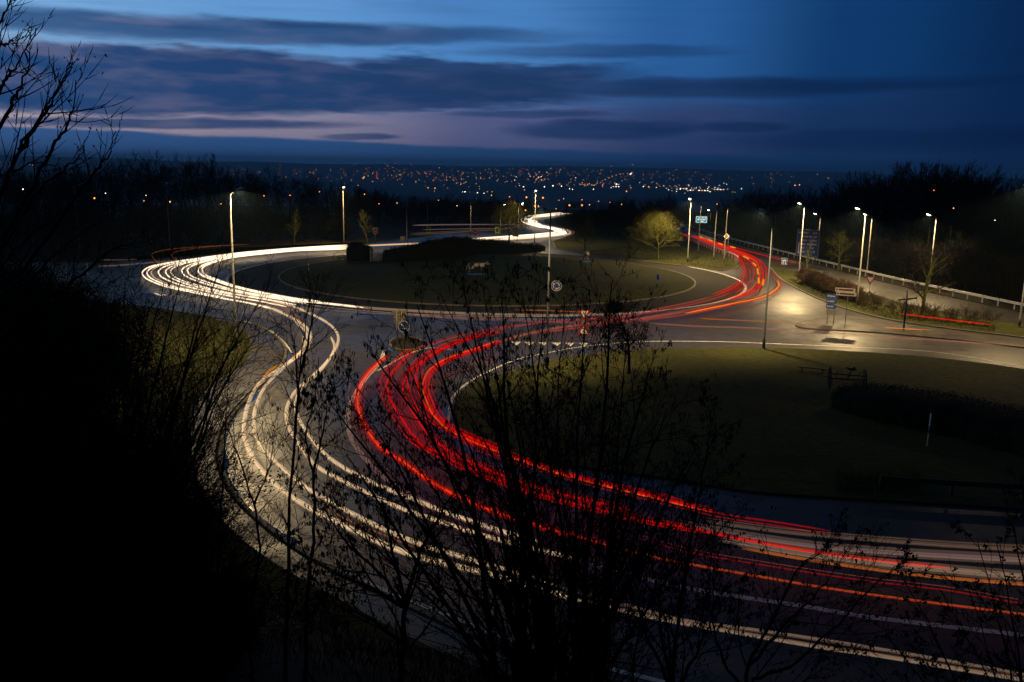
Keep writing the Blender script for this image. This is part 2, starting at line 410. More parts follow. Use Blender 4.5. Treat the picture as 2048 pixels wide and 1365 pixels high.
# ------------------------------------------------------------------ setting: terrain, roads, verges, bank
rnd = random.Random(7)
PROF = [(0, -.06), (330, -.06), (420, -6), (500, -13), (700, -27), (1000, -46), (1600, -80), (2500, -104), (3600, -112),
        (4600, -104), (5600, -80), (7000, -38), (8500, 10), (9500, 26), (11000, 20), (13000, -20)]
def terr(x, y):
    d = math.hypot(x, y); z = PROF[-1][1]
    for (a, za), (b, zb) in zip(PROF[:-1], PROF[1:]):
        if a <= d < b:
            t = (d-a)/(b-a); z = za+(zb-za)*t; break
    if d > 400:
        k = min(1, (d-400)/2500); az = math.atan2(x, y)
        z += k*(7*math.sin(az*9+d*.0013)+5*math.sin(az*23-d*.0021+1.0)+4*math.sin(d*.004+az*5))
        if d > 5500: z += min(1, (d-5500)/2500)*(12*math.sin(az*6+.4)-34*az*(1 if az > 0 else .9)+5*math.sin(az*41))
    return z
def terrain():
    m = MB(); rad = [0, 60, 150, 250, 330]+[330*(1.075**i) for i in range(1, 51)]; n = 240
    m.v.append((0, 0, -.06))
    for r in rad[1:]:
        for j in range(n):
            a = 2*PI*j/n; x, y = r*math.sin(a), r*math.cos(a); m.v.append((x, y, terr(x, y)))
    for j in range(n): m.face(0, 1+(j+1) % n, 1+j)
    for i in range(len(rad)-2):
        for j in range(n):
            j2 = (j+1) % n; a = 1+i*n; b = a+n; m.face(a+j, a+j2, b+j2, b+j)
    o = m.build('terrain', K['field'], None, True); o['kind'] = 'structure'; return o
terrain()
bm_obj(prism([(-130, 12), (160, 12), (160, 326), (-130, 290)], -.05, 0.0), 'road', K['asphalt'], 'structure')

CX, CY, CR = -3.5, 124.5, 28.7                  # roundabout centre and grass radius
def ring_pts(r, n=120): return [Vector((CX+r*math.cos(2*PI*i/n), CY+r*math.sin(2*PI*i/n), 0)) for i in range(n)]
def annulus(r0, r1, z, n=160):
    m = MB()
    for i in range(n):
        a = 2*PI*i/n
        for r in (r0, r1): m.v.append((CX+r*math.cos(a), CY+r*math.sin(a), z))
    for i in range(n):
        j = (i+1) % n; m.face(2*i, 2*i+1, 2*j+1, 2*j)
    return m
def mound(x, y):
    r = math.hypot(x-CX, y-CY)/CR
    if r >= 1: return .12
    return .12+1.7*math.exp(-((x+3)**2+(y-134)**2)/(2*12.0**2))*(1-r**4)
def GM(px, py):                                  # survey point on the mound
    z = .12
    for _ in range(8):
        p = G(px, py, z); z = mound(p.x, p.y)
    return Vector((p.x, p.y, z))
def kerb(pts, parent, w=.22, z=.135, closed=False):
    P = list(pts)+([pts[0]] if closed else [])
    l = side(P, -w/2); r = side(P, w/2); m = MB()
    for a, b in zip(l, r):
        m.v += [(a.x, a.y, -.02), (a.x, a.y, z-.02), ((a.x*.85+b.x*.15), (a.y*.85+b.y*.15), z), ((b.x*.85+a.x*.15), (b.y*.85+a.y*.15), z), (b.x, b.y, z-.02), (b.x, b.y, -.02)]
    for i in range(len(P)-1):
        for j in range(5): m.face(6*i+j, 6*i+j+1, 6*i+7+j, 6*i+6+j)
    return m.build('kerb', K['kerb'], parent)
# central island
m = MB(); n = 96; rings = 26
m.v.append((CX, CY, mound(CX, CY)))
for i in range(1, rings+1):
    for j in range(n):
        a = 2*PI*j/n; r = CR*i/rings; x, y = CX+r*math.cos(a), CY+r*math.sin(a)
        m.v.append((x, y, mound(x, y)+(.03*math.sin(x*3.1)*math.sin(y*2.7) if i < rings else -.02)))
for j in range(n): m.face(0, 1+j, 1+(j+1) % n)
for i in range(rings-1):
    for j in range(n):
        a = 1+i*n; b = a+n; j2 = (j+1) % n; m.face(a+j, b+j, b+j2, a+j2)
island = m.build('central_island', K['grass'], None, True); island['kind'] = 'structure'
kerb(ring_pts(CR+.05), island, .25, .15, True)
annulus(CR+.1, 35.1, .012).build('apron', K['apron'])['kind'] = 'structure'
annulus(35.15, 35.5, .008).build('circle_line', K['paint'])['kind'] = 'structure'

def verge(name, poly, material, z=.10, kerb_slice=None):
    o = bm_obj(prism(poly, -.04, z), name, material, 'structure')
    if kerb_slice is not None: kerb([Vector((p[0], p[1], 0)) for p in kerb_slice], o, .22, z+.03)
    return o
B_top = [Vector(p) for p in smooth(PX([(905, 838), (912, 805), (935, 775), (985, 757), (1050, 738), (1110, 722), (1200, 709), (1300, 701), (1450, 697), (1600, 700), (1750, 708), (1900, 721), (2048, 741), (2300, 790)]), 4)]
B_bot = [Vector(p) for p in smooth(PX([(2500, 1060), (2048, 1022), (1700, 1000), (1500, 986), (1350, 962), (1200, 942), (1080, 925), (990, 905), (935, 880)]), 4)]
POLY_B = B_top+B_bot
verge('grass_field', POLY_B, K['grass'], .10)
E_kerb = [Vector(p) for p in smooth(PX([(60, 594), (150, 602), (270, 612), (400, 632), (480, 645), (520, 655), (556, 678), (572, 702), (560, 735), (505, 788), (462, 838), (443, 890), (444, 940), (468, 990), (520, 1045), (600, 1105), (700, 1160), (800, 1208), (900, 1255), (1010, 1300), (1150, 1345), (1260, 1374), (1500, 1440), (2048, 1580)]), 5)]
POLY_E = E_kerb+[Vector((45, 8, 0)), Vector((-60, 8, 0)), Vector((-125, 60, 0)), Vector((-125, 92, 0))]
verge('roadside_verge', POLY_E, K['grass'], .10, E_kerb)
POLY_F = PX([(-200, 530), (0, 524), (190, 527), (330, 505), (450, 497), (600, 490), (700, 486), (770, 484), (830, 476), (900, 466), (1000, 459), (1042, 450), (1046, 440), (1070, 431), (1115, 425)])+[Vector((15, 335, 0)), Vector((-160, 300, 0)), Vector((-160, 150, 0))]
verge('wooded_ground', POLY_F, K['earth'], .10, POLY_F[1:15])
D_front = PX([(1470, 518), (1484, 527), (1472, 538), (1445, 543), (1400, 536), (1300, 526), (1200, 516), (1150, 506), (1112, 498), (1105, 484)])
POLY_D = PX([(1345, 461), (1375, 479), (1430, 503)])+D_front+PX([(1140, 472), (1150, 463), (1130, 455), (1090, 447), (1088, 440), (1130, 433), (1145, 427)])+[Vector((26, 335, 0)), Vector((42, 335, 0)), Vector((40, 260, 0))]
verge('grass_wedge', POLY_D, K['grass'], .10, D_front)
R_edge = PX([(1376, 459), (1450, 484), (1530, 505), (1600, 523), (1700, 548), (1800, 573), (2048, 627), (2300, 680)])
POLY_R = R_edge+[Vector((240, 70, 0)), Vector((240, 335, 0)), Vector((56, 335, 0)), Vector((52, 260, 0))]
verge('roadside_slope', POLY_R, K['earth'], .10)
C_low = [Vector(p) for p in smooth(PX([(1538, 531), (1560, 558), (1600, 581), (1650, 604), (1700, 621), (1770, 639), (1850, 652), (1950, 665), (2048, 677), (2300, 715)]), 4)]
POLY_C = C_low+PX([(2300, 690), (2048, 652), (1960, 640), (1800, 607), (1700, 576), (1620, 553), (1570, 538)])
verge('hedge_verge', POLY_C, K['grass'], .10, C_low)
POLY_S = [Vector(p) for p in smooth(PX([(1593, 650), (1612, 658), (1690, 663), (1760, 667), (1850, 675), (1960, 686), (2048, 697), (2300, 730), (2300, 712), (2048, 684), (1900, 664), (1800, 652), (1720, 641), (1670, 637), (1630, 641)]), 3, True)]
verge('traffic_island', POLY_S, K['path'], .10, POLY_S[-14:]+POLY_S[:22])
POLY_T = [Vector(p) for p in smooth(PX([(779, 690), (788, 680), (815, 676), (840, 682), (847, 692), (830, 701), (798, 702)]), 4, True)]
verge('splitter_island', POLY_T, K['earth'], .12, POLY_T+[POLY_T[0]])
# footpath along the left kerb
inner = smooth(PX([(430, 641), (476, 655), (500, 682), (499, 712), (478, 738), (430, 768), (398, 802), (383, 850), (384, 905), (402, 975), (450, 1050), (540, 1125), (680, 1205), (830, 1285), (960, 1345), (1150, 1430)]), 5)
outer = side(E_kerb, -.25) if True else None
i0 = min(range(len(E_kerb)), key=lambda i: (E_kerb[i]-G(430, 637)).length); i1 = min(range(len(E_kerb)), key=lambda i: (E_kerb[i]-G(1260, 1374)).length)
oL = side(E_kerb, .25); oR = side(E_kerb, -.25)
ctr = Vector((-30, 70, 0)); edge = oL if (oL[i0+8]-ctr).length < (oR[i0+8]-ctr).length else oR
bm_obj(prism([Vector(p) for p in inner]+[edge[i] for i in range(i1, i0, -1)], .09, .106), 'footpath', K['path'], 'structure')
# wet gutter
gut = [Vector(p) for p in smooth(PX([(575, 712), (566, 738), (512, 790), (468, 840), (450, 890), (451, 938), (476, 988), (527, 1040), (600, 1092)]), 6)]
mw = MB(); gl = resample([tuple(q) for q in gut], .35)
for i, q in enumerate(gl):
    wv = .06+.26*max(0, math.sin(i*.37)*.5+math.sin(i*.171+1)*.6)+.05*math.sin(i*2.3)
    a_ = gl[max(i-1, 0)]; b_ = gl[min(i+1, len(gl)-1)]; t_ = (b_-a_).normalized(); nn_ = Vector((t_.y, -t_.x, 0))
    for s_ in (-.6*wv, wv*.7): mw.v.append((q.x+nn_.x*s_, q.y+nn_.y*s_, .004))
for i in range(len(gl)-1): mw.face(2*i, 2*i+1, 2*i+3, 2*i+2)
mw.build('gutter_water', K['puddle'])['kind'] = 'structure'
for k, (a, b, c, d) in enumerate([(785, 699, 12, 4), (300, 590, 26, 4)]):
    pts = [G(a+c*math.cos(q)*(1+.25*math.sin(3*q+k)), b+d*math.sin(q)*(1+.2*math.cos(2*q+k))) for q in [2*PI*i/24 for i in range(24)]]
    bm_obj(prism(pts, .0, .005), 'puddle', K['puddle'], 'structure')

# painted lines
def line(pts, w, z=.004, n=5):
    o = ribbon([Vector(p) for p in smooth(PX(pts), n)], w, z).build('painted_line', K['paint']); o['kind'] = 'structure'
line([(770, 701), (755, 732), (728, 762), (707, 795), (695, 832), (701, 871), (719, 904), (758, 947), (810, 984), (900, 1030), (1000, 1068), (1150, 1120), (1320, 1165), (1445, 1189), (1601, 1212), (1718, 1232), (1873, 1251), (2048, 1271), (2300, 1300)], .30, .006)
line([(905, 700), (860, 696), (818, 708), (775, 731), (755, 742)], .16, .005)
line([(896, 850), (901, 810), (912, 786), (942, 762), (982, 741), (1036, 719), (1089, 707), (1156, 695), (1197, 690), (1255, 685), (1326, 683), (1449, 684), (1526, 687), (1716, 695), (1875, 705), (2048, 733), (2300, 775)], .18, .005)
line([(574, 795), (500, 650), (476, 641)][1:] + [(520, 652)][:0], .15, .005)
line([(470, 640), (505, 647), (545, 665), (572, 690), (584, 706)], .15, .005)
line([(640, 1125), (720, 1160), (812, 1198), (908, 1236), (1010, 1276), (1147, 1318), (1300, 1358), (1500, 1405)], .2, .005)
line([(1560, 552), (1590, 572), (1640, 597), (1690, 617), (1760, 634)], .2, .005)
line([(1373, 476), (1425, 502), (1468, 518)], .18, .005)
line([(1395, 468), (1470, 491), (1560, 516), (1600, 527)], .18, .005)
for x, y in [(775, 598), (640, 589), (1193, 611), (1193, 616), (1000, 612), (1032, 614)]:
    line([(x-9, y), (x+9, y)], .14, .006, 2)
for k in range(6):                               # give-way teeth across the entry
    x = 1022+k*27; y = 684.0+.5*k
    a, b, c = G(x, y), G(x+20, y+.3), G(x+11, y+7)
    mm = MB(); mm.v = [(p.x, p.y, .006) for p in (a, b, c)]; mm.face(2, 1, 0)
    o = mm.build('give_way_tooth', K['paint']); o['kind'] = 'structure'

# wooded bank that climbs to the viewpoint
TOE = [(-110, 88), (-64, 88), (-44, 77), (-33, 66), (-27, 55), (-22.5, 44), (-16.5, 35), (-10, 30), (-4.5, 26), (1.5, 23.2), (8, 20.4), (18, 16.5), (45, 8), (80, 0)]
CREST = [(-95, 30), (-60, 25), (-40, 18), (-28, 11), (-20, 7), (-14, 3), (-8, .5), (-4, -.5), (-1, -1), (1, -1), (4, -1.5), (10, -3), (35, -10), (70, -15)]
def bank(u, t):                                  # u along the bank (0..13), t from crest 0 to toe 1
    i = max(0, min(len(TOE)-2, int(u))); k = u-i
    T = Vector(TOE[i]).lerp(Vector(TOE[i+1]), k); Cc = Vector(CREST[i]).lerp(Vector(CREST[i+1]), k)
    p = Cc.lerp(T, t)
    z = 13.3*(1-t) if t >= 0 else 13.3
    z += .16*math.sin(p.x*1.3+p.y*.7)*math.sin(p.y*1.1-p.x*.4)*(1 if 0 < t < .97 else 0)
    return Vector((p.x, p.y, max(z, .10)+.02))
m = MB(); nu, ntt = 130, 40
for i in range(nu+1):
    for j in range(ntt+1):
        p = bank(13*i/nu, -1.2+2.2*j/ntt); m.v.append(tuple(p))
for i in range(nu):
    for j in range(ntt):
        a = i*(ntt+1)+j; b = a+ntt+1; m.face(a, a+1, b+1, b)
m.build('bank', K['earth'], None, True)['kind'] = 'structure'
_BG = []
def bank_at(x, y):                               # nearest point of the bank below a plan position
    if not _BG: _BG.extend(bank(13*i/130, j/30) for i in range(131) for j in range(31))
    q = min(_BG, key=lambda p: (p.x-x)**2+(p.y-y)**2)
    return Vector((x, y, q.z))

# grass blades where lamp light falls on turf
def blades(name, polys, count, h, material, zf, kind='stuff', w=.035):
    m = MB(); r = random.Random(hash(name) % 1000+3)
    r = random.Random(len(name)*17+count)
    for poly, share_ in polys:
        xs = [p[0] for p in poly]; ys = [p[1] for p in poly]; k = 0; tries = 0; want = int(count*share_)
        while k < want and tries < want*30:
            tries += 1
            x, y = r.uniform(min(xs), max(xs)), r.uniform(min(ys), max(ys))
            if not inside((x, y), poly): continue
            k += 1; z = zf(x, y); hh = h*r.uniform(.5, 1.3)
            for _ in range(3):
                a = r.uniform(0, 2*PI); dx, dy = math.cos(a)*w, math.sin(a)*w; lx, ly = r.uniform(-.6, .6)*hh, r.uniform(-.6, .6)*hh
                ox, oy = r.uniform(-.08, .08), r.uniform(-.08, .08); b = len(m.v)
                m.v += [(x+ox-dx, y+oy-dy, z-.01), (x+ox+dx, y+oy+dy, z-.01), (x+ox+lx, y+oy+ly, z+hh)]
                m.face(b, b+1, b+2)
    o = m.build(name, material); tag(o, 'short damp grass growing on the verges and islands', 'grass', None, kind); return o
near_B = PX([(930, 800), (1000, 762), (1110, 728), (1300, 705), (1500, 701), (1700, 708), (2000, 738), (2048, 752), (2048, 775), (1500, 722), (1250, 728), (1100, 752), (1000, 790), (940, 830)])
left_E = PX([(180, 610), (400, 637), (470, 655), (492, 690), (470, 735), (400, 780), (375, 850), (300, 900), (150, 700)])
isl = [p for p in PX([(570, 548), (640, 580), (760, 600), (1000, 607), (1200, 606), (1330, 592), (1340, 575), (1200, 570), (900, 565), (640, 540)])]
cst = PX([(1575, 560), (1650, 600), (1770, 637), (1990, 667), (1990, 650), (1800, 620), (1600, 560)])
dst = PX([(1160, 506), (1300, 524), (1440, 540), (1470, 532), (1400, 505), (1250, 495)])
blades('grass', [(left_E, .3), (cst, .32), (dst, .38)], 13000, .07, K['blade'], lambda x, y: .10)
blades('island_grass', [(isl, 1.0)], 5000, .06, K['blade'], mound)

# ------------------------------------------------------------------ lamp posts
def lamp_post(label, base, top, face, lit=1.0, group='tall street lamps round the junction', navy=False, arm=.9, z0=.10, power=None, tilt=14, lens=True, name='street_lamp', pole_m=None, wide=False, throw=None):
    """base: survey point of the foot, top: photo point of the pole top, face: plan direction of the head"""
    b = base if isinstance(base, Vector) else G(*base, z0)
    h = (ZTOP(b, *top) if isinstance(top, tuple) else b.z+top)
    root = empty(name, label, 'lamp post', b, group)
    pm = pole_m or (K['navy'] if navy else K['steel'])
    d = Vector((face[0], face[1], 0)).normalized()
    mb = MB(); r0, r1 = .11, .055
    mb.tube([(b.x, b.y, b.z-.1), (b.x, b.y, b.z+.9), (b.x, b.y, b.z+.92), (b.x, b.y, h)], [r0*1.15, r0*1.1, r0*.9, r1], 12)
    mb.build('pole', pm, root, True)
    mb = MB(); mb.box((b.x, b.y, b.z+.02), (.24, .24, .03), math.atan2(d.y, d.x)); 
    for sx in (-1, 1):
        for sy in (-1, 1): mb.tube([(b.x+sx*.18, b.y+sy*.18, b.z+.03), (b.x+sx*.18, b.y+sy*.18, b.z+.11)], .025, 6)
    mb.build('base_plate', K['steel_dark'], root)
    T = Vector((b.x, b.y, h)); up = math.tan(math.radians(tilt))
    mb = MB(); mb.tube([T-Vector((0, 0, .12)), T+Vector((0, 0, .06)), T+d*.12+Vector((0, 0, .10)), T+d*arm+Vector((0, 0, .10+up*arm))], [.05, .05, .04, .035], 8); mb.build('arm', pm, root, True)
    c = T+d*(arm+.35)+Vector((0, 0, .10+up*(arm+.35)))
    yaw = math.atan2(d.y, d.x)
    R = (Matrix.Rotation(yaw, 3, 'Z') @ Matrix.Rotation(-math.radians(tilt), 3, 'Y'))
    mb = MB(); L2, W2 = .46, .17
    prof = [(-1, .45, .03), (-.8, .8, .055), (-.1, 1, .075), (.6, 1, .06), (.92, .8, .04), (1, .5, .02)]
    for (u, w, t) in prof:
        sk = -.075 if u < .55 else (-.03 if u < .95 else .0)
        for (yy, zz) in ((-1, sk/t), (-1, .5), (-.6, 1), (.6, 1), (1, .5), (1, sk/t)):
            p = R @ Vector((u*L2, yy*w*W2, zz*t)); mb.v.append(tuple(c+p))
    for i in range(len(prof)-1):
        for j in range(5):
            j2 = (j+1) % 6; mb.face(6*i+j, 6*i+j2, 6*i+6+j2, 6*i+6+j)
    mb.face(5, 4, 3, 2, 1, 0); e = 6*(len(prof)-1); mb.face(*[e+j for j in range(6)])
    hd = mb.build('luminaire', K['housing'], root, True)
    mb = MB(); k0 = 0
    for (u, w, t) in [(-.55, .7, -.012), (-.45, .8, -.045), (.0, .85, -.06), (.6, .8, -.05), (.8, .6, -.012)]:
        for (yy, zz) in ((-1, .15), (-.7, .8), (0, 1), (.7, .8), (1, .15)):
            p = R @ Vector((u*L2, yy*w*W2, zz*t-.004)); mb.v.append(tuple(c+p))
    for i in range(4):
        for j in range(4): mb.face(5*i+j, 5*i+5+j, 5*i+6+j, 5*i+j+1)
    mb.build('lens', K['lens'] if lit > 0 else K['housing'], hd, True)
    if lit > 0:
        ld = bpy.data.lights.new('lamp_light', 'SPOT'); ld.energy = LAMP*lit*((h-b.z)/11.5)**2; ld.color = (1.0, .71, .33)
        ld.spot_size = math.radians(170 if wide else (160 if throw else 150)); ld.spot_blend = .15 if wide else (.75 if throw else .35); ld.shadow_soft_size = .10
        lo = bpy.data.objects.new('lamp_light', ld); COL.objects.link(lo); lo.parent = root
        q = c+(R @ Vector((.05, 0, -.11))); lo.location = q-b
        lo.rotation_euler = (Matrix.Rotation(yaw, 3, 'Z') @ Matrix.Rotation(-math.radians(0 if wide else (throw or 5)), 3, 'Y')).to_euler()
    return root
LAMP = 8500.0
GL = 'tall street lamps round the junction'
lamp_post('tall lamp post standing in the left-hand grass by the footpath', (473, 697), (460, 390), (.30, .95), lit=1.0, wide=True)
lamp_post('dark lamp post beside the round arrow sign, behind the big catkin shrub', (1093, 738), (1101, 429), (-.42, .91), pole_m=K['pole_dark'], lit=1.0, throw=34)
lamp_post('dark leaning-looking lamp post at the edge of the right-hand grass field', (1527, 698), (1547, 432), (-.45, .89), pole_m=K['pole_dark'], lit=1.5, throw=34)
lamp_post('pale lamp post in the hedge verge next to the give-way triangle', (1714, 610), (1733, 425), (-.9, -.45), lit=1.4)
lamp_post('lamp post behind the guardrail, just right of the pale verge lamp', (1733, 552), (1746, 435), (-.9, -.35), lit=1.0)
lamp_post('bright ivy-ringed lamp post farthest right behind the guardrail', (1857, 578), (1873, 436), (-.95, -.35), lit=1.2)
lamp_post('brightly glowing lamp post in front of the large dark blue board', (1597, 560), (1605, 413), (-.75, -.66), lit=2.0)
lamp_post('slim lamp post right of the large dark blue board', (1633, 527), (1640, 433), (-.85, -.5), lit=.35)
lamp_post('glowing lamp post on the grass beside the round-crowned lit tree', (1375, 525), (1381, 403), (-.35, -.94), lit=2.3)
lamp_post('lamp post on the grass wedge in line with the lit turquoise board', (1396, 508), (1402, 406), (.75, .66), lit=.35)
lamp_post('lamp post on the grass wedge between turquoise board and diamond sign', (1427, 520), (1433, 421), (.8, .6), lit=.3)
lamp_post('lamp post on the grass wedge touching the diamond sign', (1448, 525), (1454, 415), (.8, .6), lit=.3)
lamp_post('glowing lamp post behind the left road, left of the no-entry plate', (688, 490), (688, 379), (.30, -.95), lit=.8)
lamp_post('glowing lamp post by the far bend of white light trails', (1069, 486), (1070, 386), (.0, -1), lit=.9)
lamp_post('thin lamp post behind the hedge near the right no-entry sign', (941, 470), (942, 408), (.8, .6), lit=.35)
lamp_post('unlit lamp post right of the square no-entry plate', (814, 487), (813, 390), (.8, .6), 0, pole_m=K['steel_dark'])
lamp_post('unlit lamp post by the left yellow-green marker board', (855, 468), (855, 398), (-.9, .3), 0, pole_m=K['steel_dark'])
lamp_post('unlit grey lamp post at the dark left edge of the ring', (340, 500), (330, 372), (-.3, .9), 0, pole_m=K['steel_dark'])
lamp_post('dim lamp post with wide head among the dark trees far left', (158, 500), (163, 373), (.95, .2), 0, pole_m=K['steel_dark'])
lamp_post('lamp post cut by the right edge of the picture', (2038, 655), (2060, 380), (-.9, -.3), lit=1.0, pole_m=K['steel_dark'])
lamp_post('thin lamp post inside the bare tree left of the far bend', (1001, 474), (1002, 413), (.6, -.8), lit=.25)
lamp_post('thin lamp post right of the bare tree before the far bend', (1036, 478), (1037, 411), (.6, -.8), lit=.25)
lamp_post('small far lamp post beyond the turquoise board', (1419, 468), (1422, 424), (-.6, -.8), lit=.3)

# ------------------------------------------------------------------ signs
def frame(face):
    n = Vector((face[0], face[1], 0)).normalized(); ux = Vector((-n.y, n.x, 0)); return ux, Vector((0, 0, 1)), n
TOCAM = lambda b: (-b.x, -b.y)
def disc(r, n=32): return [(r*math.cos(2*PI*i/n), r*math.sin(2*PI*i/n)) for i in range(n)]
def rect(w, h, x=0, y=0): return [(x-w/2, y-h/2), (x+w/2, y-h/2), (x+w/2, y+h/2), (x-w/2, y+h/2)]
def rrect(w, h, r, x=0, y=0):
    out = []
    for cx, cy, a0 in ((w/2-r, -h/2+r, -90), (w/2-r, h/2-r, 0), (-w/2+r, h/2-r, 90), (-w/2+r, -h/2+r, 180)):
        for k in range(5):
            a = math.radians(a0+k*22.5); out.append((x+cx+r*math.cos(a), y+cy+r*math.sin(a)))
    return out
def tri(s, up=True, x=0, y=0):
    h = s*.866; k = 1 if up else -1
    p = [(x-s/2, y-k*h/3), (x+s/2, y-k*h/3), (x, y+k*2*h/3)]
    return p if up else p[::-1]
def posts(root, b, ux, offs, ztop, m='steel_dark', r=.038, back=None):
    for o in offs:
        p = b+ux*o-(back if back is not None else Vector((0, 0, 0)))
        mb = MB(); mb.tube([(p.x, p.y, b.z-.1), (p.x, p.y, ztop)], r, 8); mb.build('post', K[m], root, True)
def layer(parent, name, poly, c, fr, lev, m, t=.006):
    mb = MB(); mb.plate(poly, c+fr[2]*lev, fr[0], fr[1], fr[2], t); return mb.build(name, K[m], parent)
def sign_root(name, label, foot, z0=.1):
    b = foot if isinstance(foot, Vector) else G(*foot, z0)
    return empty(name, label, 'road sign', b), b
def centre(b, px, py): return Vector((b.x, b.y, ZTOP(b, px, py)))
S_ = lambda b: math.hypot(b.x, b.y)/FPX          # metres per photo pixel at that distance

# round blue roundabout sign on the central island
r_, b = sign_root('roundabout_sign', 'round blue sign with white circling arrows at the island edge', GM(1112, 604)); fr = frame(TOCAM(b)); c = centre(b, 1112, 572)
posts(r_, b, fr[0], [0], c.z, back=fr[2]*.05)
pl = layer(r_, 'plate', disc(.62), c, fr, 0, 'white'); layer(pl, 'face', disc(.55), c, fr, .008, 'blue')
for k in range(3):
    a0 = math.radians(100+120*k); arc = [(.42*math.cos(a0-math.radians(t)), .42*math.sin(a0-math.radians(t))) for t in range(0, 71, 10)]
    arc2 = [(.30*math.cos(a0-math.radians(t)), .30*math.sin(a0-math.radians(t))) for t in range(70, -1, -10)]
    layer(pl, 'arrow', (arc+arc2)[::-1], c, fr, .016, 'white')
    q = a0-math.radians(70); e = q-math.radians(32)
    layer(pl, 'arrow_head', [(.52*math.cos(q), .52*math.sin(q)), (.20*math.cos(q), .20*math.sin(q)), (.36*math.cos(e), .36*math.sin(e))][::-1], c, fr, .017, 'white')

# give way over danger triangle
r_, b = sign_root('triangle_signs', 'two red-edged triangles point to point on one post, behind the shrub', (1166, 702)); fr = frame(TOCAM(b)); s = S_(b)
c = centre(b, 1166, 627); posts(r_, b, fr[0], [0], c.z+.3, back=fr[2]*.05)
pl = layer(r_, 'give_way_plate', tri(1.0, False), c, fr, 0, 'red'); layer(pl, 'face', tri(.66, False), c, fr, .008, 'white')
c = centre(b, 1167, 663)
pl = layer(r_, 'warning_plate', tri(1.08, True), c, fr, 0, 'red'); layer(pl, 'face', tri(.72, True), c, fr, .008, 'white')
layer(pl, 'symbol', [(-.10, -.02), (-.02, -.06), (.10, -.07), (.12, -.02), (.04, .02), (-.04, .05), (-.12, .03)], c, fr, .016, 'black')
layer(pl, 'symbol', [(-.06, -.16), (-.03, -.17), (.02, -.10), (-.01, -.09)], c, fr, .016, 'black')

# keep right disc and the backs of the direction arrows on the splitter island
r_, b = sign_root('keep_right_sign', 'round blue sign with white arrow pointing down right on splitter island', (808, 690), .12); fr = frame((-b.x*1.2, -b.y)); c = centre(b, 808, 653.5)
posts(r_, b, fr[0], [0], c.z, 'signback', back=fr[2]*.05)
pl = layer(r_, 'plate', disc(.50), c, fr, 0, 'white'); layer(pl, 'face', disc(.44), c, fr, .008, 'blue')
ar = [(-.07, .33), (.07, .33), (.07, -.02), (.22, -.02), (0, -.34), (-.22, -.02), (-.07, -.02)]
q = math.radians(45); layer(pl, 'arrow', [(x*math.cos(q)-y*math.sin(q), x*math.sin(q)+y*math.cos(q)) for x, y in ar][::-1], c, fr, .016, 'white')
r_, b = sign_root('direction_sign', 'pale backs of stacked direction arrows on two posts, splitter island', (798, 682), .12); fr = frame((b.x*.5-.2*b.y, b.y)); s = S_(b)
c = centre(b, 796, 634); posts(r_, b, fr[0], [-.22, .22], c.z+.55, 'signback', back=fr[2]*.04)
for k, (dz, w) in enumerate([(.36, 1.3), (-.02, 1.05), (-.40, .95)]):
    ww = w/2
    pl = layer(r_, 'arrow_plate', [(-ww, -.17), (ww-.16, -.17), (ww, 0), (ww-.16, .17), (-ww, .17)], c+Vector((0, 0, dz)), fr, .02, 'signback', .025)
    layer(pl, 'stiffener', rect(w*.8, .04, 0, .05), c+Vector((0, 0, dz)), (fr[0], fr[1], -fr[2]), -.018, 'signback', .02)

# blue arrow stack and brown tourist boards on the right-hand traffic island
r_, b = sign_root('blue_direction_sign', 'stack of blue arrow boards with white lettering on two posts', (1660, 648)); fr = frame((-.55, -.83)); s = S_(b)
c = centre(b, 1661, 605); posts(r_, b, fr[0], [-.32, .32], c.z+.75, back=fr[2]*.05)
rn = random.Random(5)
for k in range(3):
    cc = c+Vector((0, 0, .62-.52*k)); w = 1.15-.06*k; ww = w/2
    pl = layer(r_, 'arrow_board', [(-ww, -.23), (ww-.22, -.23), (ww, 0), (ww-.22, .23), (-ww, .23)], cc, fr, 0, 'blue', .03)
    x = -ww+.14
    while x < ww-.32:
        wl = rn.uniform(.05, .09); layer(pl, 'letter', rect(wl, rn.uniform(.12, .19), x, rn.uniform(-.01, .02)), cc, fr, .032, 'white', .004); x += wl+.04
pl = layer(r_, 'lower_board', rect(.95, .5), c+Vector((0, 0, -.98)), fr, 0, 'signback', .03)
r_, b = sign_root('tourist_sign', 'white and brown double board on one post beside blue arrows', (1685, 654)); fr = frame((-.42, -.9))
c = centre(b, 1680, 583.5); posts(r_, b, fr[0], [.22], c.z+.1, back=fr[2]*.05)
for k, (dz, xx) in enumerate([(.19, -.05), (-.20, .08)]):
    cc = c+Vector((0, 0, dz)); pl = layer(r_, 'board', rrect(1.85, .36, .05, xx), cc, fr, 0, 'white', .03)
    layer(pl, 'brown_band', rrect(1.35, .17, .03, xx+.05), cc, fr, .032, 'brown', .004)
    layer(pl, 'pictogram', disc(.10, 10) if k == 0 else rect(.2, .16, xx-.78), cc+(fr[0]*(-.78+xx) if k == 0 else Vector((0, 0, 0))), fr, .032, 'brown', .004)
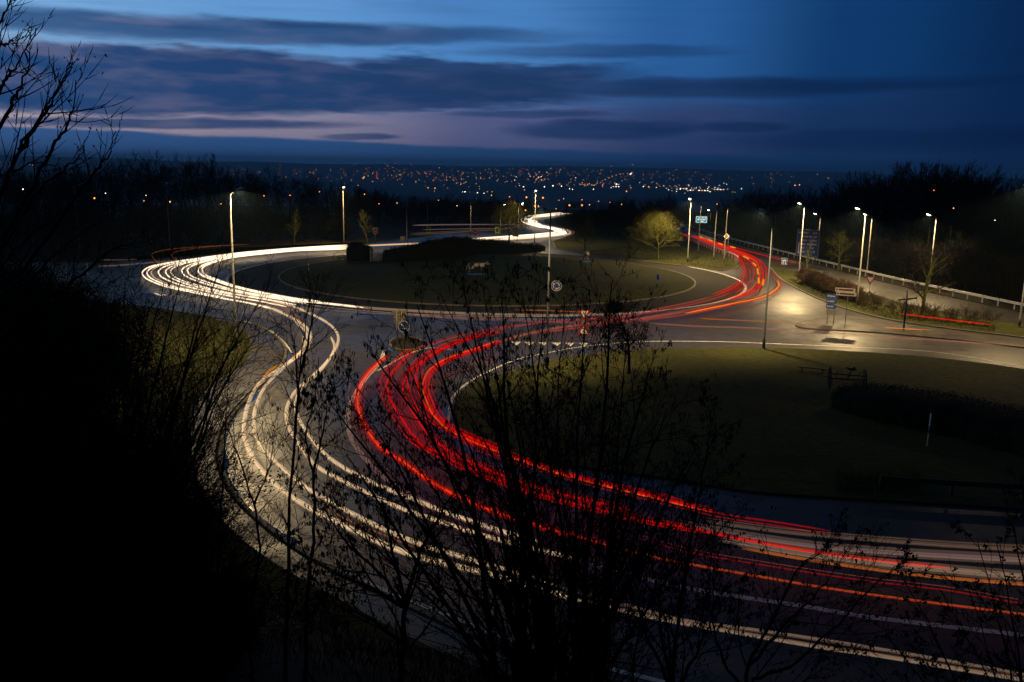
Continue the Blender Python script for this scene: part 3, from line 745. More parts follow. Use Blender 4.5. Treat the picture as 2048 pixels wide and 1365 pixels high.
# navy post with a cross plate
r_, b = sign_root('navy_sign_post', 'navy post carrying a thin sign plate seen edge-on', (1807, 661)); fr = frame((-.25, -.97)); c = centre(b, 1812, 598)
mb = MB(); mb.tube([(b.x, b.y, b.z-.1), (b.x, b.y, ZTOP(b, 1812, 580))], [.10, .085], 10); mb.build('post', K['navy'], r_, True)
f2 = frame((-.97, .2)); f2 = (Vector((.94, .1, .10)).normalized(), Vector((0, -.1, 1)).normalized(), f2[2])
pl = layer(r_, 'plate', rrect(1.85, .16, .04), c, (f2[0], f2[1], Vector((0, -1, 0))), .09, 'signback', .03)
layer(pl, 'end_cap', disc(.10, 10), c-f2[0]*.9, (f2[0], f2[1], Vector((0, -1, 0))), .125, 'white', .01)
layer(pl, 'end_cap', disc(.10, 10), c+f2[0]*.9, (f2[0], f2[1], Vector((0, -1, 0))), .125, 'black', .01)
# give way triangle in the hedge verge
r_, b = sign_root('give_way_sign', 'red-edged white give-way triangle standing in the hedge verge', (1735, 618)); fr = frame((-.5, -.86)); c = centre(b, 1743, 559)
posts(r_, b, fr[0], [0], c.z+.2, back=fr[2]*.05); pl = layer(r_, 'plate', tri(1.08, False), c, fr, 0, 'red'); layer(pl, 'face', tri(.68, False), c, fr, .008, 'white')
layer(r_, 'marker', rect(.12, .12), c+Vector((0, 0, -1.7)), fr, 0, 'white')
# motorway sign
r_, b = sign_root('motorway_sign', 'small blue plate with white forked road symbol on the verge tip', (1567, 546)); fr = frame(TOCAM(b)); c = centre(b, 1567, 523)
posts(r_, b, fr[0], [0], c.z, back=fr[2]*.05); pl = layer(r_, 'plate', rrect(.82, 1.05, .05), c, fr, 0, 'white'); layer(pl, 'face', rrect(.76, .98, .05), c, fr, .008, 'blue')
for sx in (-1, 1): layer(pl, 'carriageway', [(sx*.06-.03, .34), (sx*.06+.03, .34), (sx*.20+.08, -.40), (sx*.20-.08, -.40)][::-1], c, fr, .016, 'white')
layer(pl, 'bridge', rect(.62, .09, 0, .12), c, fr, .020, 'white')
# diamond priority sign
r_, b = sign_root('priority_sign', 'white diamond with orange centre fixed beside a lamp post', (1450, 522)); fr = frame(TOCAM(b)); c = centre(b, 1455, 473)
posts(r_, b, fr[0], [.35], c.z, back=fr[2]*.05); cc = c
dm = lambda r: [(r, 0), (0, r), (-r, 0), (0, -r)]
pl = layer(r_, 'plate', dm(.52), cc, fr, 0, 'white'); layer(pl, 'face', dm(.30), cc, fr, .008, 'orange')
# no-entry plates, marker boards and sign backs along the far road
r_, b = sign_root('no_entry_sign', 'white plate with red no-entry disc behind the far road', (751, 492)); fr = frame(TOCAM(b)); c = centre(b, 750, 462.5)
posts(r_, b, fr[0], [0], c.z, back=fr[2]*.05); s = S_(b)
pl = layer(r_, 'plate', [(-.5, -.1), (-.35, -.45), (-.12, -.58), (.12, -.58), (.35, -.45), (.5, -.1), (.5, .62), (-.5, .62)], c, fr, 0, 'white'); layer(pl, 'disc', disc(.44), c, fr, .008, 'red'); layer(pl, 'bar', rect(.68, .13), c, fr, .016, 'white')
r_, b = sign_root('no_entry_sign', 'dim red no-entry disc half hidden behind the island hedge', (951, 480)); fr = frame((-.4, -.9)); c = centre(b, 951, 466)
posts(r_, b, fr[0], [0], c.z, back=fr[2]*.05); pl = layer(r_, 'plate', disc(.52), c, fr, 0, 'red'); layer(pl, 'bar', rect(.74, .14), c, fr, .008, 'white')
for px, lab in ((857, 'left yellow-green marker board beside an unlit lamp post'), (994, 'right yellow-green marker board under the bare tree')):
    r_, b = sign_root('marker_board', lab, (px, 475 if px < 900 else 478)); fr = frame(TOCAM(b)); c = centre(b, px, 460.5)
    posts(r_, b, fr[0], [0], c.z, back=fr[2]*.05); pl = layer(r_, 'board', rrect(.95, 1.45, .05), c, fr, 0, 'lime'); layer(pl, 'symbol', rect(.34, .62, 0, -.15), c, fr, .008, 'black'); layer(pl, 'symbol', [(-.34, .12), (.34, .12), (0, .5)], c, fr, .008, 'black')
r_, b = sign_root('sign_back', 'grey back of a small double board by the far road', (805, 487)); fr = frame((b.x, b.y)); c = centre(b, 805, 478)
posts(r_, b, fr[0], [-.25, .25], c.z); layer(r_, 'board', rect(.85, .95), c, fr, .05, 'signback', .03)
r_, b = sign_root('sign_back', 'dark back of a tall board right of the bare tree', (1031, 486)); fr = frame((b.x, b.y)); c = centre(b, 1032, 465)
posts(r_, b, fr[0], [-.3, .3], c.z); layer(r_, 'board', rect(1.25, 1.7), c, fr, .05, 'steel_dark', .03)
r_, b = sign_root('island_sign', 'small blue plate standing on the right end of the island', GM(1315, 574)); fr = frame((-.9, -.3)); c = centre(b, 1315, 555)
posts(r_, b, fr[0], [0], c.z, back=fr[2]*.05); pl = layer(r_, 'plate', disc(.45, 24), c, fr, 0, 'white'); layer(pl, 'face', disc(.40, 24), c, fr, .008, 'blue')
# lit turquoise board over the motorway and the big dark board
K['teal_lit'] = glow('backlit_turquoise', (.02, .32, .42), .9); K['white_lit'] = glow('backlit_white', (1, .93, .80), 1.0)
r_, b = sign_root('lit_direction_board', 'turquoise lit direction board with white rows beyond the lamp posts', (1401, 472)); fr = frame(TOCAM(b)); c = centre(b, 1401.5, 439.5); s = S_(b)
posts(r_, b, fr[0], [-.8, .8], c.z, back=fr[2]*.1); pl = layer(r_, 'board', rrect(21*s, 12*s, .1), c, fr, 0, 'white_lit', .06); layer(pl, 'face', rrect(19.5*s, 10.6*s, .1), c, fr, .062, 'teal_lit', .01)
for (x, y, w, h) in ((-3.5, 3.2, 4.2, 1.7), (2.2, 3.2, 3.2, 1.4), (7.4, 3.4, 2.6, 1.6), (-3.2, 0, 7.4, 1.6), (4.6, 0, 5.6, 1.5), (1.2, -3.2, 5.4, 1.6), (-7, -.2, 1.2, 1.4)):
    layer(pl, 'text_row', rrect(w*s, h*s, .04, x*s, y*s), c, fr, .073, 'white_lit', .005)
r_, b = sign_root('direction_board', 'large dark blue motorway board with faint rows of white lettering', (1612, 530)); fr = frame((-.42, -.9)); s = S_(b); c = centre(b, 1611, 486)
posts(r_, b, fr[0], [-1.4, 1.4], c.z+1, r=.08, back=fr[2]*.1); W, Hh = 41*s, 50*s
pl = layer(r_, 'board', rrect(W, Hh, .12), c, fr, 0, 'signback', .06); layer(pl, 'face', rrect(W-.14, Hh-.14, .12), c, fr, .062, 'blue', .01)
rn = random.Random(9)
for row in range(6):
    y = Hh/2-.55-row*(Hh-.9)/5.6; x = -W/2+.35+(row % 2)*.5
    while x < W/2-.5:
        wl = rn.uniform(.10, .22)
        if rn.random() < .68: layer(pl, 'letter', rect(wl, rn.uniform(.2, .3), x, y), c, fr, .074, 'white', .004)
        x += wl+.08
layer(pl, 'arrow', rect(.16, 1.9, -W/2+.42, -Hh/2+1.3), c, fr, .074, 'white', .004)

# marker posts
def marker(label, foot, top, z0=.1, gm=False):
    b = GM(*foot) if gm else G(*foot, z0); root = empty('marker_post', label, 'marker post', b); h = ZTOP(b, *top)
    mb = MB(); mb.tube([(b.x, b.y, b.z-.1), (b.x, b.y, h)], [.055, .05], 8); mb.build('post', K['white'], root, True)
    mb = MB(); mb.tube([(b.x, b.y, b.z+(h-b.z)*.40), (b.x, b.y, b.z+(h-b.z)*.62)], .06, 8); mb.build('band', K['blue'], root, True)
marker('slim white marker post with blue band alone in the dark field', (1855, 893), (1851, 826))
marker('short pale marker post at the left end of the central island', (617, 542), (616, 526), gm=True)
marker('small marker post beside the dark road at far left', (176, 556), (173, 526), .0)

# ------------------------------------------------------------------ guardrails
def guardrail(label, pts, spacing=3.0, h=.75, wood=False, name='guardrail', z=.10):
    P = resample(smooth(pts, 8), .8); root = empty(name, label, 'guardrail', Vector((P[0].x, P[0].y, z)))
    prof = [(0, .16), (.05, .14), (.05, .07), (.0, .03), (0, -.03), (.05, -.07), (.05, -.14), (0, -.16)] if not wood else [(0, .13), (.09, .13), (.09, -.13), (0, -.13)]
    m = MB(); Q = [side(P, o-.04) for o, _ in prof]
    for i in range(len(P)):
        for q, (o, dz) in zip(Q, prof): m.v.append((q[i].x, q[i].y, z+h+dz))
    k = len(prof)
    for i in range(len(P)-1):
        for j in range(k if wood else k-1): m.face(k*i+j, k*i+(j+1) % k, k*i+k+(j+1) % k, k*i+k+j)
    m.build('beam', K['timber'] if wood else K['rail'], root, not wood)
    first = None
    for p in resample(P, spacing):
        if first is None:
            mb = MB(); mb.box((p.x, p.y, z+(h+.12)/2-.05), (.06, .05, (h+.12)/2+.05)); first = mb.build('post', K['timber'] if wood else K['rail'], root); p0 = p
        else: share(first, root, (p.x-p0.x, p.y-p0.y, 0))
guardrail('long steel guardrail along the far side of the right-hand slip road', PX([(1376, 458), (1450, 482), (1530, 503), (1600, 521.5), (1700, 546.5), (1800, 571.5), (2048, 625.5), (2200, 657)]), 2.6)
guardrail('short steel guardrail ending at the tip of the grass wedge', PX([(1376, 481), (1430, 504.5), (1462, 516.5), (1476, 525), (1468, 533)]), 2.2)
guardrail('weathered timber guardrail in the dark right-hand field', PX([(1760, 985), (1850, 992), (2048, 1003), (2200, 1010)]), 3.2, .62, True, 'timber_guardrail')
# wire strung along the field edge
root = empty('wire_fence', 'thin pale wire stretched low along the edge of the dark field', 'fence', G(1350, 955, .1))
w = [p for p in smooth([G(1350, 955, .1)+Vector((0, 0, .5)), G(1500, 974, .1)+Vector((0, 0, .45)), G(1750, 992, .1)+Vector((0, 0, .45)), G(2100, 1012, .1)+Vector((0, 0, .5))], 8)]
mb = MB(); mb.tube(w, .014, 5); mb.build('wire', K['steel'], root)
for px, py in ((1350, 955), (1500, 974), (1750, 992)):
    p = G(px, py, .1); mb = MB(); mb.tube([(p.x, p.y, .05), (p.x, p.y, .65)], .03, 6); mb.build('stake', K['timber'], root)

# ------------------------------------------------------------------ ribbons of vehicle light hanging over the lanes at lamp height
TR = {k: light_trail_mat('trail_'+k, c, s, th, sm) for k, c, s, th, sm in (
    ('white', (1.0, .80, .55), .85, .8, True), ('warm', (1.0, .68, .42), .30, .8, True), ('tan', (1.0, .68, .37), .24, .85, True), ('beige', (1.0, .66, .42), .062, .9, False),
    ('halo', (1.0, .40, .12), .060, .95, False), ('dim', (1.0, .56, .32), .030, .95, False), ('red', (1.0, .004, .004), .46, .35, True), ('reddim', (1.0, .015, .015), .13, .55, False),
    ('pink', (1.0, .20, .14), .09, .8, False), ('hot', (1.0, .085, .004), .60, .4, True), ('amber', (1.0, .30, .012), .60, .4, True), ('amberdim', (1.0, .24, .035), .15, .7, False), ('mauve', (1.0, .62, .62), .055, .85, False))}
def trail(label, pts, strands, r=(.12, .12), z=.65, name='headlight_trail', group='white headlight trails', taper=True, n=7, thin=None):
    thin = thin or (.66 if group == 'red tail-light trails' else (.78 if group in ('white trails leaving the ring', 'red trails out to the motorway') else (.85 if group == 'white trails round the left of the ring' else 1.0)))
    P = [Vector(p) for p in smooth([G(x, y, z) for x, y in pts], n)]
    root = empty(name, label, 'light trail', Vector((P[0].x, P[0].y, 0)), group)
    k = len(P)
    for off, m, f, dz in strands:
        Q = side(P, off); mb = MB()
        rr = [max(.010, (r[0]+(r[1]-r[0])*i/(k-1))*f*thin) for i in range(k)]
        if taper:
            for i in range(3): rr[i] *= (.25, .6, .9)[i]; rr[-1-i] *= (.25, .6, .9)[i]
        mb.tube([(q.x, q.y, q.z+dz) for q in Q], rr, 6); mb.build('strand', TR[m], root, True)
HEAD = lambda w=1.0: [(0, 'white', 1.0, 0), (0, 'halo', 1.8, 0)]
NEAR = lambda w=1.0: [(0, 'tan', 1.15, 0), (.05*w, 'tan', .35, .02), (-.06*w, 'beige', .45, .03), (.11*w, 'beige', .25, .0), (0, 'dim', 1.6, -.01)]
# --- round the left of the ring
PA = [(694, 490), (583, 497), (480, 506), (390, 518), (330, 527), (300, 534), (286, 543), (286, 551), (297, 560), (330, 573), (380, 584), (440, 596), (500, 607), (545, 618)]
PI_ = [(694, 498), (600, 501), (532, 507), (463, 515), (429, 523), (408, 530), (397, 537), (397, 543), (404, 551), (429, 561), (465, 573), (506, 583), (583, 595), (640, 603)]
def lerp_path(t): return [(a[0]+(b[0]-a[0])*t, a[1]+(b[1]-a[1])*t) for a, b in zip(PA, PI_)]
names = ['outermost', 'second', 'third', 'fourth', 'fifth', 'sixth', 'seventh', 'eighth']
for i, t in enumerate([0.0, .085, .16, .29, .42, .51, .71, .81]):
    p = lerp_path(t)
    if i in (1, 2, 4): p = p[:12]
    trail(names[i]+' bright curve from the left of the white trails bending round the ring', p, HEAD(1.1) if i != 2 else [(0, 'warm', .9, 0)], (.10, .085), group='white trails round the left of the ring')
for t, lab in ((1.0, 'brightest innermost white curve round the ring'), (1.07, 'white curve just inside the brightest one on the ring')):
    p = lerp_path(t)[:12]+([(600, 601), (660, 608), (727, 615.5)] if t == 1.0 else [(583, 596), (640, 603)])
    trail(lab, p, [(0, 'white', 1.3 if t == 1.0 else .9, 0), (0, 'halo', 1.9, 0)], (.12, .09), group='white trails round the left of the ring')
trail('broad tan band of light entering the ring from the far road', [(1092, 471), (1040, 477), (960, 481), (900, 484), (840, 487), (770, 490), (694, 493.5), (600, 498), (500, 507), (420, 518)], [(0, 'tan', 1, 0), (.45, 'halo', 1, 0), (-.45, 'tan', .7, 0), (-.9, 'halo', .7, 0)], (.20, .14), group='white trails round the left of the ring')
trail('thin golden loop swinging wide at the far left of the ring', [(480, 490), (400, 494), (340, 499), (308, 506), (305, 514), (318, 526), (345, 533)], [(0, 'amberdim', 1, 0)], (.03, .03), z=.9, group='white trails round the left of the ring')
trail('thin golden loop just right of the widest loop', [(500, 489), (430, 493), (370, 500), (346, 507), (346, 515), (365, 526)], [(0, 'amberdim', 1, 0)], (.03, .03), z=.9, group='white trails round the left of the ring')
trail('dim tan streak along the dark road leaving to the left', [(198, 520), (240, 520.5), (275, 518.5)], [(0, 'dim', 1, 0)], (.12, .08), group='white trails round the left of the ring')
trail('pale greenish streak along the dark road leaving to the left', [(195, 533), (250, 530), (330, 523), (450, 514), (560, 507)], [(0, 'dim', 1, 0), (.2, 'dim', .7, 0)], (.12, .12), group='white trails round the left of the ring')
# --- leaving towards the viewer
trail('left-hand white trail sweeping out of the ring towards the viewer', [(500, 607), (545, 618), (583, 636), (609, 652), (621, 669), (619, 687), (604, 706), (558, 737), (519, 767), (497, 806), (487, 856), (493, 890), (511, 924), (548, 967), (592, 1000), (652, 1033), (737, 1075), (812, 1106), (873, 1123), (976, 1148), (1078, 1178), (1181, 1205)], NEAR(1.0), (.15, .10), group='white trails leaving the ring')
trail('fading pale continuation of the left-hand exit trail at bottom right', [(1181, 1205), (1300, 1235), (1450, 1262), (1640, 1295), (1757, 1312), (1912, 1338), (2048, 1361), (2200, 1390)], [(0, 'beige', 1.0, 0), (.07, 'beige', .4, .02), (-.1, 'dim', .7, 0)], (.075, .07), group='white trails leaving the ring')
trail('second white trail running close beside the left-hand exit trail', [(588, 642), (612, 664), (613, 684), (598, 708), (560, 742), (530, 774), (511, 815), (508, 856), (521, 890), (562, 934), (605, 970), (660, 1003), (743, 1047), (839, 1088), (908, 1109), (1010, 1140), (1113, 1172)], NEAR(.9), (.13, .09), group='white trails leaving the ring')
trail('second fading pale trail low across the bottom right', [(1113, 1172), (1230, 1204), (1367, 1240), (1500, 1258), (1700, 1288), (1900, 1322), (2100, 1358)], [(0, 'beige', .7, 0), (.1, 'dim', .6, 0)], (.08, .06), group='white trails leaving the ring')
trail('right-hand white trail of the exit lane by the white centre line', [(440, 576), (520, 596), (583, 612), (630, 632), (660, 650), (676, 671), (672, 697), (650, 728), (620, 757), (591, 783), (575, 812), (573, 838), (581, 863), (599, 890), (630, 930), (683, 961), (743, 990), (805, 1018), (873, 1041), (942, 1064), (1044, 1092), (1150, 1118)], NEAR(1.0), (.13, .09), group='white trails leaving the ring')
trail('short-started white trail beside the right-hand exit trail', [(662, 674), (669, 696), (652, 728), (624, 757), (600, 781), (591, 811), (598, 838), (616, 868), (646, 905), (683, 933), (728, 957), (774, 978), (834, 1002), (895, 1026), (985, 1057), (1080, 1085)], NEAR(.9), (.12, .09), group='white trails leaving the ring')
trail('short vertical white stub at the head of the left exit lane', [(606, 673), (607, 690), (598, 710), (575, 728)], NEAR(.7), (.12, .10), group='white trails leaving the ring')
trail('orange indicator dashes along the left kerb', [(555, 730), (540, 742), (526, 755)], [(0, 'amber', 1, 0), (.1, 'amberdim', .8, 0)], (.05, .05), name='indicator_trail', group='orange indicator trails')
trail('orange indicator streak between the exit lanes', [(604, 701), (593, 709), (582, 717)], [(0, 'amber', 1, 0)], (.05, .05), name='indicator_trail', group='orange indicator trails')
trail('orange indicator arc over the exit curve', [(470, 595), (520, 601), (560, 612), (590, 629), (612, 652)], [(0, 'amberdim', 1, 0)], (.05, .05), z=.8, name='indicator_trail', group='orange indicator trails')
trail('fine orange line between the two white exit trails', [(640, 1010), (700, 1043), (760, 1067), (830, 1096)], [(0, 'amberdim', .7, 0)], (.03, .03), group='orange indicator trails', name='indicator_trail')
# --- staying on the ring
trail('long beige trail running on across the near side of the ring', [(640, 606), (727, 615.5), (807, 621), (900, 626), (968, 628.5), (1090, 631), (1176, 630), (1250, 627), (1300, 623)], [(0, 'beige', 1.1, 0), (.25, 'dim', 1, 0), (-.3, 'dim', .8, 0)], (.13, .11), group='faint trails on the ring')
trail('lower faint trail on the near side of the ring', [(560, 612), (640, 619), (730, 625), (800, 629), (900, 634), (1050, 638), (1180, 640)], [(0, 'dim', 1, 0), (.3, 'dim', .6, 0)], (.1, .08), group='faint trails on the ring')
trail('orange streak on the near side of the ring behind the small tree', [(1030, 620), (1090, 621.5), (1150, 624), (1190, 627)], [(0, 'amberdim', 1, 0)], (.06, .05), group='faint trails on the ring')
trail('thin reddish line across the ring entry', [(810, 627), (900, 636), (1000, 640), (1090, 643), (1180, 645), (1300, 641)], [(0, 'pink', 1, 0), (.5, 'dim', .7, 0)], (.06, .06), group='faint trails on the ring')
# --- far road
trail('dazzling white S-bend of headlights on the far road', [(1135, 427), (1100, 431), (1072, 434), (1060, 439), (1060, 445), (1075, 451), (1100, 456), (1124, 461), (1130, 466), (1112, 470), (1060, 475), (1000, 479)], [(0, 'white', .9, 0), (1.1, 'warm', .7, .1), (-1.2, 'warm', .7, 0), (2.1, 'white', .4, .2), (-2.0, 'halo', .6, 0)], (.36, .24), group='far road trails')
trail('white band of headlights where the far road joins the ring', [(1112, 466), (1060, 471), (1000, 475), (960, 478), (905, 483)], [(0, 'white', 1.0, 0), (.8, 'warm', .8, 0), (-.9, 'tan', .9, 0)], (.24, .18), group='far road trails')
trail('upper pale streak of a passing lorry above the far road', [(825, 451), (880, 450), (960, 449.5), (1060, 450)], [(0, 'mauve', 1, 0)], (.16, .10), z=3.2, group='far road trails')
trail('lower pale streak of a passing lorry above the far road', [(845, 460), (900, 458.5), (990, 457), (1050, 457)], [(0, 'mauve', .8, 0)], (.09, .07), z=2.4, group='far road trails')
trail('faint orange streak of a lorry along the far road', [(820, 470), (880, 467), (960, 462), (1050, 459)], [(0, 'dim', 1, 0), (.3, 'dim', .8, .3)], (.1, .08), z=1.4, group='far road trails')
for i, (x0, y0) in enumerate(((1062, 441), (1078, 453), (1108, 459), (1121, 464), (1070, 447))):
    trail(['topmost', 'second', 'third', 'lowest', 'inner'][i]+' loose white spark line along the far S-bend', [(x0-14, y0-3), (x0, y0-.5+(i % 2)), (x0+13, y0+3)], [(0, 'white', 1, 0)], (.3, .2), z=1.0, group='far road trails')
# --- red: up the entry lanes from lower right
RED = lambda w=1.0, a='red', b='reddim': [(0, a, 1.0, 0), (.16*w, b, .8, .03), (-.17*w, b, .8, -.02), (.30*w, 'reddim', .5, .06), (-.33*w, 'reddim', .45, .0)]
GR = 'red tail-light trails'
trail('leftmost red trail hugging the white centre line', [(774, 712), (755, 728), (732, 752), (719, 778), (715, 805), (727, 845), (758, 892), (804, 923), (864, 965), (925, 998), (1000, 1028), (1100, 1060), (1220, 1092)], [(0, 'hot', .9, 0), (.12, 'red', .8, .02), (-.14, 'red', .6, 0), (.3, 'reddim', .5, .04), (-.3, 'reddim', .4, .02)], (.10, .06), name='tail_light_trail', group=GR)
trail('thin red-orange continuation of the leftmost red trail at right', [(1220, 1092), (1320, 1117), (1523, 1154), (1718, 1186), (2048, 1229), (2200, 1247)], [(0, 'amberdim', .9, 0), (.03, 'reddim', .9, 0)], (.045, .035), name='tail_light_trail', group='pale streaks on the lower right carriageway')
trail('thick red trail second from the left through the shrub', [(828, 701), (812, 714), (797, 730), (781, 750), (774, 775), (785, 807), (810, 847), (840, 886), (880, 908), (942, 939), (1027, 972), (1113, 999), (1215, 1024), (1300, 1044), (1406, 1062)], RED(1.2)+[(.5, 'red', .5, .1)], (.11, .06), name='tail_light_trail', group=GR)
trail('blazing red trail in the middle of the entry lanes', [(966, 669), (920, 684), (880, 700), (845, 722), (815, 748), (806, 775), (815, 805), (838, 845), (862, 875), (905, 905), (965, 935), (1050, 968), (1150, 995), (1260, 1020)], RED(1.3), (.10, .06), name='tail_light_trail', group=GR)
trail('hot orange-red trail right of the middle of the entry lanes', [(1000, 683), (960, 697), (915, 712), (880, 728), (860, 746), (850, 772), (857, 800), (872, 832), (901, 860), (942, 881), (1000, 905), (1080, 935), (1164, 960), (1283, 990), (1425, 1025)], [(0, 'red', 1.0, 0), (.16, 'hot', .7, .05), (-.2, 'red', .8, 0), (.4, 'reddim', .8, 0), (-.45, 'reddim', .7, 0)], (.11, .06), name='tail_light_trail', group=GR)
trail('upper red streak fanning into the ring behind the shrub', [(1000, 665), (950, 676), (905, 690), (865, 709), (842, 728), (832, 752), (838, 785), (858, 822), (890, 850), (940, 875), (1010, 902)], [(0, 'red', .9, 0), (.3, 'reddim', .8, 0), (-.3, 'reddim', .8, .05), (.6, 'red', .5, .05)], (.12, .09), name='tail_light_trail', group=GR)
trail('rightmost dim red trail along the field side', [(905, 852), (935, 880), (990, 908), (1080, 935), (1200, 962), (1330, 990), (1425, 1024), (1562, 1046), (1660, 1062)], [(0, 'reddim', .8, 0), (.4, 'reddim', .6, 0)], (.11, .06), name='tail_light_trail', group=GR)
trail('thin orange-red line low across the carriageway at right', [(1260, 1072), (1380, 1105), (1523, 1130), (1718, 1160), (1900, 1182), (2048, 1208), (2200, 1224)], [(0, 'reddim', .8, 0), (-.3, 'pink', .4, 0)], (.04, .04), name='tail_light_trail', group=GR)
trail('fine red thread bowed left of the white centre line', [(702, 755), (697, 785), (699, 815), (706, 845), (725, 880)], [(0, 'amberdim', 1, 0)], (.025, .025), name='tail_light_trail', group=GR)
# --- pale and orange streaks at lower right
GP = 'pale streaks on the lower right carriageway'
trail('upper broad mauve-white streak at lower right', [(1360, 1048), (1500, 1074), (1640, 1094), (1800, 1107), (2048, 1121), (2200, 1130)], [(0, 'mauve', .9, 0), (.22, 'dim', .9, 0), (-.22, 'dim', .9, .05)], (.06, .11), name='light_streak', group=GP)
trail('lower broad beige streak at lower right', [(1440, 1080), (1580, 1106), (1700, 1122), (1850, 1138), (2048, 1156), (2200, 1168)], [(0, 'beige', .8, 0), (.2, 'dim', 1, .02), (-.22, 'beige', .6, 0), (-.42, 'dim', .9, 0)], (.05, .11), name='light_streak', group=GP)
trail('orange streak under the broad beige one', [(1484, 1096), (1640, 1123), (1850, 1151), (2048, 1168), (2200, 1181)], [(0, 'amberdim', 1, 0), (.12, 'amberdim', .6, 0)], (.035, .05), name='light_streak', group=GP)
trail('red streak above the broad beige one', [(1340, 1046), (1500, 1080), (1640, 1104), (1760, 1120), (1900, 1134)], [(0, 'reddim', 1, 0), (.15, 'red', .6, 0)], (.07, .05), name='light_streak', group=GP)
trail('brownish blurred streak nearest the field at right', [(1400, 1040), (1560, 1062), (1700, 1075), (1900, 1090), (2048, 1098), (2200, 1106)], [(0, 'dim', 1, 0), (.3, 'dim', .7, .05), (-.3, 'dim', .5, 0)], (.05, .07), name='light_streak', group=GP)
# --- red: across the near side of the ring and out to the motorway
GX = 'red trails out to the motorway'
far = [[(1100, 656), (1220, 641), (1317, 618), (1379, 605), (1430, 592), (1465, 577), (1484, 562), (1490, 545), (1486, 528), (1474, 513), (1449, 501), (1409, 487), (1366, 468)],
       [(1060, 668), (1200, 650), (1320, 630), (1400, 616), (1455, 601), (1500, 584), (1520, 566), (1526, 548), (1520, 528), (1504, 516), (1479, 505), (1439, 491), (1390, 472)],
       [(1150, 642), (1270, 630), (1360, 614), (1420, 600), (1462, 586), (1490, 568), (1502, 548), (1499, 530), (1487, 517), (1460, 506), (1420, 491), (1372, 469)],
       [(1230, 645), (1340, 634), (1430, 618), (1480, 603), (1512, 585), (1520, 566), (1516, 547), (1508, 530), (1492, 516), (1462, 502), (1424, 489), (1380, 471)]]
labs = ['innermost red trail bending off the ring to the motorway', 'outer bright red trail bending off the ring to the motorway', 'red trail between innermost and outer ones to the motorway', 'fine double red trail close to the outer motorway trail']
for p, lab, sset in zip(far, labs, ([(0, 'red', 1, 0), (.4, 'reddim', .8, 0), (-.4, 'red', .6, .1)], [(0, 'red', 1.1, 0), (.5, 'red', .7, .05), (-.4, 'hot', .6, 0)], [(0, 'reddim', 1, 0), (.5, 'red', .6, 0), (-.45, 'reddim', .8, 0)], [(0, 'red', .8, 0), (.35, 'reddim', .9, 0)])):
    k = 5; a, bq = p[:k], p[k-1:]
    trail(lab, bq, sset, (.10, .16), name='tail_light_trail', group=GX)
    trail(['uppermost', 'lowest', 'second', 'third'][far.index(p)]+' pinkish line across the near side of the ring'+[' before the red fan', ' above the give-way teeth', ' behind the small field tree', ' under the beige one'][far.index(p)], a, [(0, 'pink', 1.0, 0), (.3, 'reddim', .5, 0)], (.10, .10), name='tail_light_trail', group=GX)
trail('orange-tipped trail swinging widest towards the verge', [(1370, 627), (1459, 609), (1520, 596), (1548, 582), (1558, 571), (1555, 561)], [(0, 'amber', 1, 0), (.3, 'red', .7, 0), (-.3, 'reddim', .8, 0)], (.10, .12), name='tail_light_trail', group=GX)
trail('thin red line climbing from the widest bend to the motorway', [(1562, 568), (1545, 549), (1530, 535), (1515, 520), (1494, 508), (1455, 494), (1410, 477)], [(0, 'reddim', .9, 0), (.2, 'red', .5, 0)], (.08, .09), name='tail_light_trail', group=GX)
trail('straight red line along the guardrail of the slip road', [(1594, 528), (1528, 512), (1469, 496), (1420, 481)], [(0, 'reddim', 1, 0), (.5, 'red', .6, 0)], (.09, .09), name='tail_light_trail', group=GX)
for i, (x, y, x2, y2) in enumerate([(1516, 548, 1515, 538), (1518, 566, 1517, 557), (1526, 570, 1527, 560), (1470, 496, 1461, 494), (1445, 490, 1437, 487), (1425, 483, 1417, 480), (1487, 513, 1497, 518), (1506, 526, 1512, 532), (1405, 476, 1398, 473)]):
    trail(['first', 'second', 'third', 'fourth', 'fifth', 'sixth', 'seventh', 'eighth', 'ninth'][i]+' short yellow indicator flash along the motorway exit, counted from the bend', [(x, y), ((x+x2)/2, (y+y2)/2), (x2, y2)], [(0, 'amber', 1, 0)], (.13, .13), z=.85, name='indicator_trail', group='yellow indicator flashes', taper=False)
trail('orange streak running to the traffic island tip', [(1400, 637), (1440, 639.5), (1490, 641.5), (1560, 645), (1600, 648), (1664, 651)], [(0, 'amberdim', 1, 0)], (.07, .05), name='tail_light_trail', group='orange streaks on the right-hand road')
trail('second orange streak beyond the traffic island signs', [(1766, 655), (1800, 657.5), (1862, 660.5)], [(0, 'amber', .8, 0)], (.05, .04), name='tail_light_trail', group='orange streaks on the right-hand road')
trail('long faint orange streak on the near lane of the right-hand road', [(1300, 647), (1400, 653), (1500, 656), (1650, 665), (1800, 676), (1930, 684), (2060, 693)], [(0, 'pink', .8, 0), (.3, 'dim', .8, 0), (-.3, 'dim', .6, 0)], (.06, .06), name='tail_light_trail', group='orange streaks on the right-hand road')
trail('vivid red line in front of the right-hand hedge', [(1798, 627.3), (1850, 634), (1908, 641), (1984, 650)], [(0, 'red', 1, 0)], (.06, .06), z=.8, name='tail_light_trail', group='orange streaks on the right-hand road')

